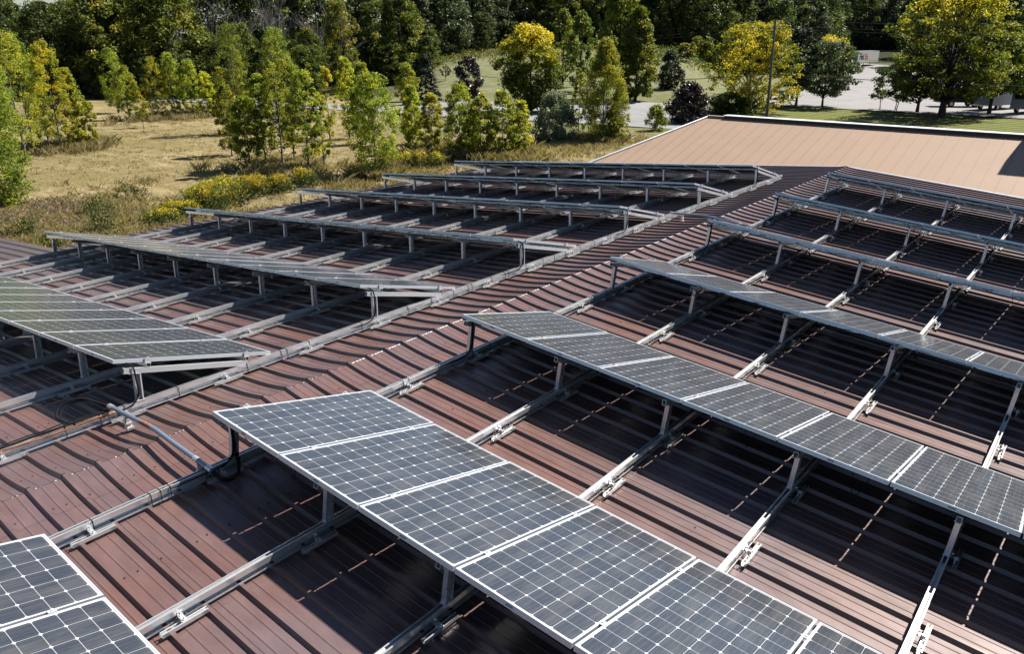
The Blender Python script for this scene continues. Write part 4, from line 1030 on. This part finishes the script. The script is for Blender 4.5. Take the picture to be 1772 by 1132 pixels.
def van(x, y, ang, label, body=None, L=6.4, Wd=2.2, H=2.9, roof=True):
    body = body or M_BODY; root = empty('delivery_van', (x, y, float(TZ(x, y)) + .09), label, 'van'); root.rotation_euler = (0, 0, ang)
    # local: y forward, x right, origin at the rear bumper
    mb = MB(); w = Wd / 2; z0 = .55
    prof_ = [(0, z0), (0, H), (L - 1.5, H), (L - .75, H - .35), (L - .55, 1.5), (L, 1.35), (L, z0)]
    vs = [(-w, y_, z_) for y_, z_ in prof_] + [(w, y_, z_) for y_, z_ in prof_]; n = len(prof_)
    mb.add(vs, [tuple(range(n)), tuple(range(2 * n - 1, n - 1, -1))] + [(i, n + i, n + (i + 1) % n, (i + 1) % n) for i in range(n)])
    bo = mb.build('body', body, root); bv = bo.modifiers.new('b', 'BEVEL'); bv.width = .06; bv.segments = 2
    mb = MB(); mb.box(-w + .12, w - .12, -.012, -.002, .75, H - .25); d = mb.build('rear_door', body, root)
    mb = MB(); mb.box(-w + .35, w - .35, -.02, -.013, 1.55, 2.05); mb.build('rear_window', M_GLASS, d)
    mb = MB(); mb.box(-w - .004, -w + .3, -.09, -.0, .5, .62); mb.box(-w + .3, w, -.09, 0, .5, .62); mb.build('rear_bumper', M_TRIM, root)
    for q in (-w + .06, w - .14):
        mb = MB(); mb.box(q, q + .09, -.03, -.003, .8, 1.05); mb.build('tail_lamp', M_RED, root)
    mb = MB(); mb.box(w + .001, w + .012, L - 1.75, L - .95, 1.5, 2.2); mb.box(-w - .012, -w - .001, L - 1.75, L - .95, 1.5, 2.2); mb.build('side_window', M_GLASS, root)
    for sx in (-w + .13, w - .13):
        for sy in (1.35, L - 1.1): wheel(root, sx, sy, .38, .24)
    return root
VD = Vector((-.10, 1)).normalized()
def heading(right, fwd, x, y):
    v = Vector((x - 7.08, y + 3.0)).normalized(); rgt = Vector((v.y, -v.x)); d = v * fwd + rgt * right; return math.atan2(-d.x, d.y)
van(-8.6, 103.8, heading(.5, .87, -8.6, 103.8), 'white delivery van parked partly behind the lower shade tree')
van(-4.6, 101.6, heading(.45, .89, -4.6, 101.6), 'white delivery van cut by the right photo edge', H=3.1)
van(-14.0, 106.5, heading(.92, .35, -14, 106.5), 'dark van parked in the shade under the huge tree', M_DARKB, H=2.2, L=5.2)
tx, ty = -59.7, 227.4
root = empty('semi_trailer', (tx, ty, float(TZ(tx, ty)) + .09), 'white box trailer with purple and orange lettering at the far end of the lot', 'trailer')
root.rotation_euler = (0, 0, heading(.40, .92, tx, ty))
Lt, wt, zb, zt = 13.6, 1.3, 1.25, 4.15
mb = MB(); mb.box(-wt, wt, 0, Lt, zb, zt); bo = mb.build('box_body', M_BODY, root)
mb = MB(); mb.box(-wt - .01, wt + .01, -.03, Lt + .01, zt + .001, zt + .05); mb.box(-wt - .01, wt + .01, -.03, 0, zb - .12, zb - .001); mb.build('edge_rail', M_TRIM, root)
mb = MB(); mb.box(-wt + .06, -.01, -.035, -.004, zb + .05, zt - .08); mb.box(.01, wt - .06, -.035, -.004, zb + .05, zt - .08); mb.build('rear_door', M_BODY, root)
mb = MB(); mb.box(-.5, .5, .8, 3.4, .75, zb - .13); mb.build('axle_frame', M_DARKB, root)
for sx in (-1.05, 1.05):
    for sy in (1.2, 2.5): wheel(root, sx, sy, .5, .45)
for sx in (-.9, .9):
    mb = MB(); mb.box(sx - .07, sx + .07, 9.2, 9.34, .0, zb - .001); mb.box(sx - .14, sx + .14, 9.12, 9.42, 0, .04); mb.build('landing_leg', M_TRIM, root)
mb = MB(); mb.box(-1.2, 1.2, -.02, .06, .45, .56); mb.box(-.7, -.6, -.01, .05, .561, zb - .13); mb.box(.6, .7, -.01, .05, .561, zb - .13); mb.build('rear_guard', M_TRIM, root)
def text(s, mat, parent, M, size, name='lettering', off=.02):
    cu = bpy.data.curves.new(name, 'FONT'); cu.body = s; cu.size = size; cu.offset = off * size; cu.extrude = .004; cu.space_character = .9
    cu.materials.append(mat); tmp = bpy.data.objects.new(name, cu); COL.objects.link(tmp); bpy.context.view_layer.update()
    me = bpy.data.meshes.new_from_object(tmp); bpy.data.objects.remove(tmp); me.name = name
    o = bpy.data.objects.new(name, me); link(o, parent); o.matrix_local = M; return o
# right side (faces +x), read left to right = toward +y
MS = Matrix(((0, 0, 1, wt + .012), (1, 0, 0, 1.0), (0, 1, 0, zb + .85), (0, 0, 0, 1)))
t1 = text('Fed', M_PURPLE, root, MS, 2.1)
MS2 = Matrix(((0, 0, 1, wt + .012), (1, 0, 0, 4.55), (0, 1, 0, zb + .85), (0, 0, 0, 1)))
text('Ex', M_ORANGE, root, MS2, 2.1)
MR = Matrix(((1, 0, 0, -1.02), (0, 0, -1, -.045), (0, 1, 0, zt - 1.0), (0, 0, 0, 1)))
text('FedEx', M_PURPLE, root, MR, .78)
# low white utility trailer and yellow block behind the golden tree
root = empty('utility_trailer', (-33.6, 106.2, -4.21), 'low white utility trailer half hidden behind the golden yellow tree', 'trailer'); root.rotation_euler = (0, 0, .5)
mb = MB(); mb.box(-1, 1, -1.8, 1.8, .55, .7); mb.box(-1, -.96, -1.8, 1.8, .701, 1.25); mb.box(.96, 1, -1.8, 1.8, .701, 1.25); mb.box(-.959, .959, -1.8, -1.76, .701, 1.25); mb.build('trailer_bed', M_BODY, root)
for sx in (-1.12, 1.12): wheel(root, sx, 0, .33, .2)
M_YEL = simple('yellow_painted_steel', (.55, .40, .08), .5)
root = empty('bollard', (-31.3, 104.8, -4.21), 'short yellow bollard on the lot beside the low white trailer', 'bollard')
mb = MB(); mb.tube([(0, 0, 0), (0, 0, .95), (0, 0, 1.02)], [.24, .24, .12], 12); mb.build('post', M_YEL, root)
mb = MB(); mb.box(-.45, .45, -.45, .45, 0, .12); mb.build('base', simple('pale_concrete', (.4, .38, .35), .8), root)
# litter
mb = MB(); mb.add([(-27.1, 55.3, -4.25), (-26.7, 55.2, -4.22), (-26.65, 55.6, -4.05), (-27.05, 55.7, -4.0), (-26.9, 55.5, -3.98)], [(0, 1, 2, 4), (0, 4, 3), (1, 0, 3, 2)])
tag(mb.build('plastic_scrap', M_WHITE), 'scrap of white plastic lying in the grass beyond the hip', 'litter')

# ------------------------------------------------------------------ light, sky, camera
sv = Vector((.30, .714, 1.0)).normalized()
elev = math.asin(sv.z); azr = math.atan2(sv.x, sv.y)
sl_ = bpy.data.lights.new('sun', 'SUN'); sl_.energy = 5.0; sl_.angle = rad(.53); sl_.color = (1, .955, .89)
so = bpy.data.objects.new('sun', sl_); COL.objects.link(so); so.rotation_euler = (-sv).to_track_quat('-Z', 'Y').to_euler()
w = bpy.data.worlds.new('World'); SC.world = w; w.use_nodes = True; nt = w.node_tree
sk = nt.nodes.new('ShaderNodeTexSky'); sk.sky_type = 'NISHITA'; sk.sun_disc = False; sk.sun_elevation = elev; sk.sun_rotation = azr; sk.air_density = 1.0; sk.dust_density = .35; sk.ozone_density = 2.6
nt.links.new(sk.outputs[0], nt.nodes['Background'].inputs[0]); nt.nodes['Background'].inputs[1].default_value = .05
cam = bpy.data.cameras.new('camera'); cam.lens = 1327.26 / 1772 * 36; cam.sensor_width = 36; cam.clip_end = 3000; cam.clip_start = .05
co = bpy.data.objects.new('camera', cam); COL.objects.link(co); co.location = (7.0792, -2.9966, 3.8539)
co.rotation_euler = (math.pi / 2 - .3623, 0, .6795)
SC.camera = co
SC.view_settings.view_transform = 'Standard'; SC.view_settings.look = 'None'; SC.view_settings.exposure = .98; SC.view_settings.gamma = 1
SC.cycles.max_bounces = 6; SC.cycles.diffuse_bounces = 0; SC.cycles.glossy_bounces = 3; SC.cycles.transmission_bounces = 3
SC.cycles.use_denoising = True
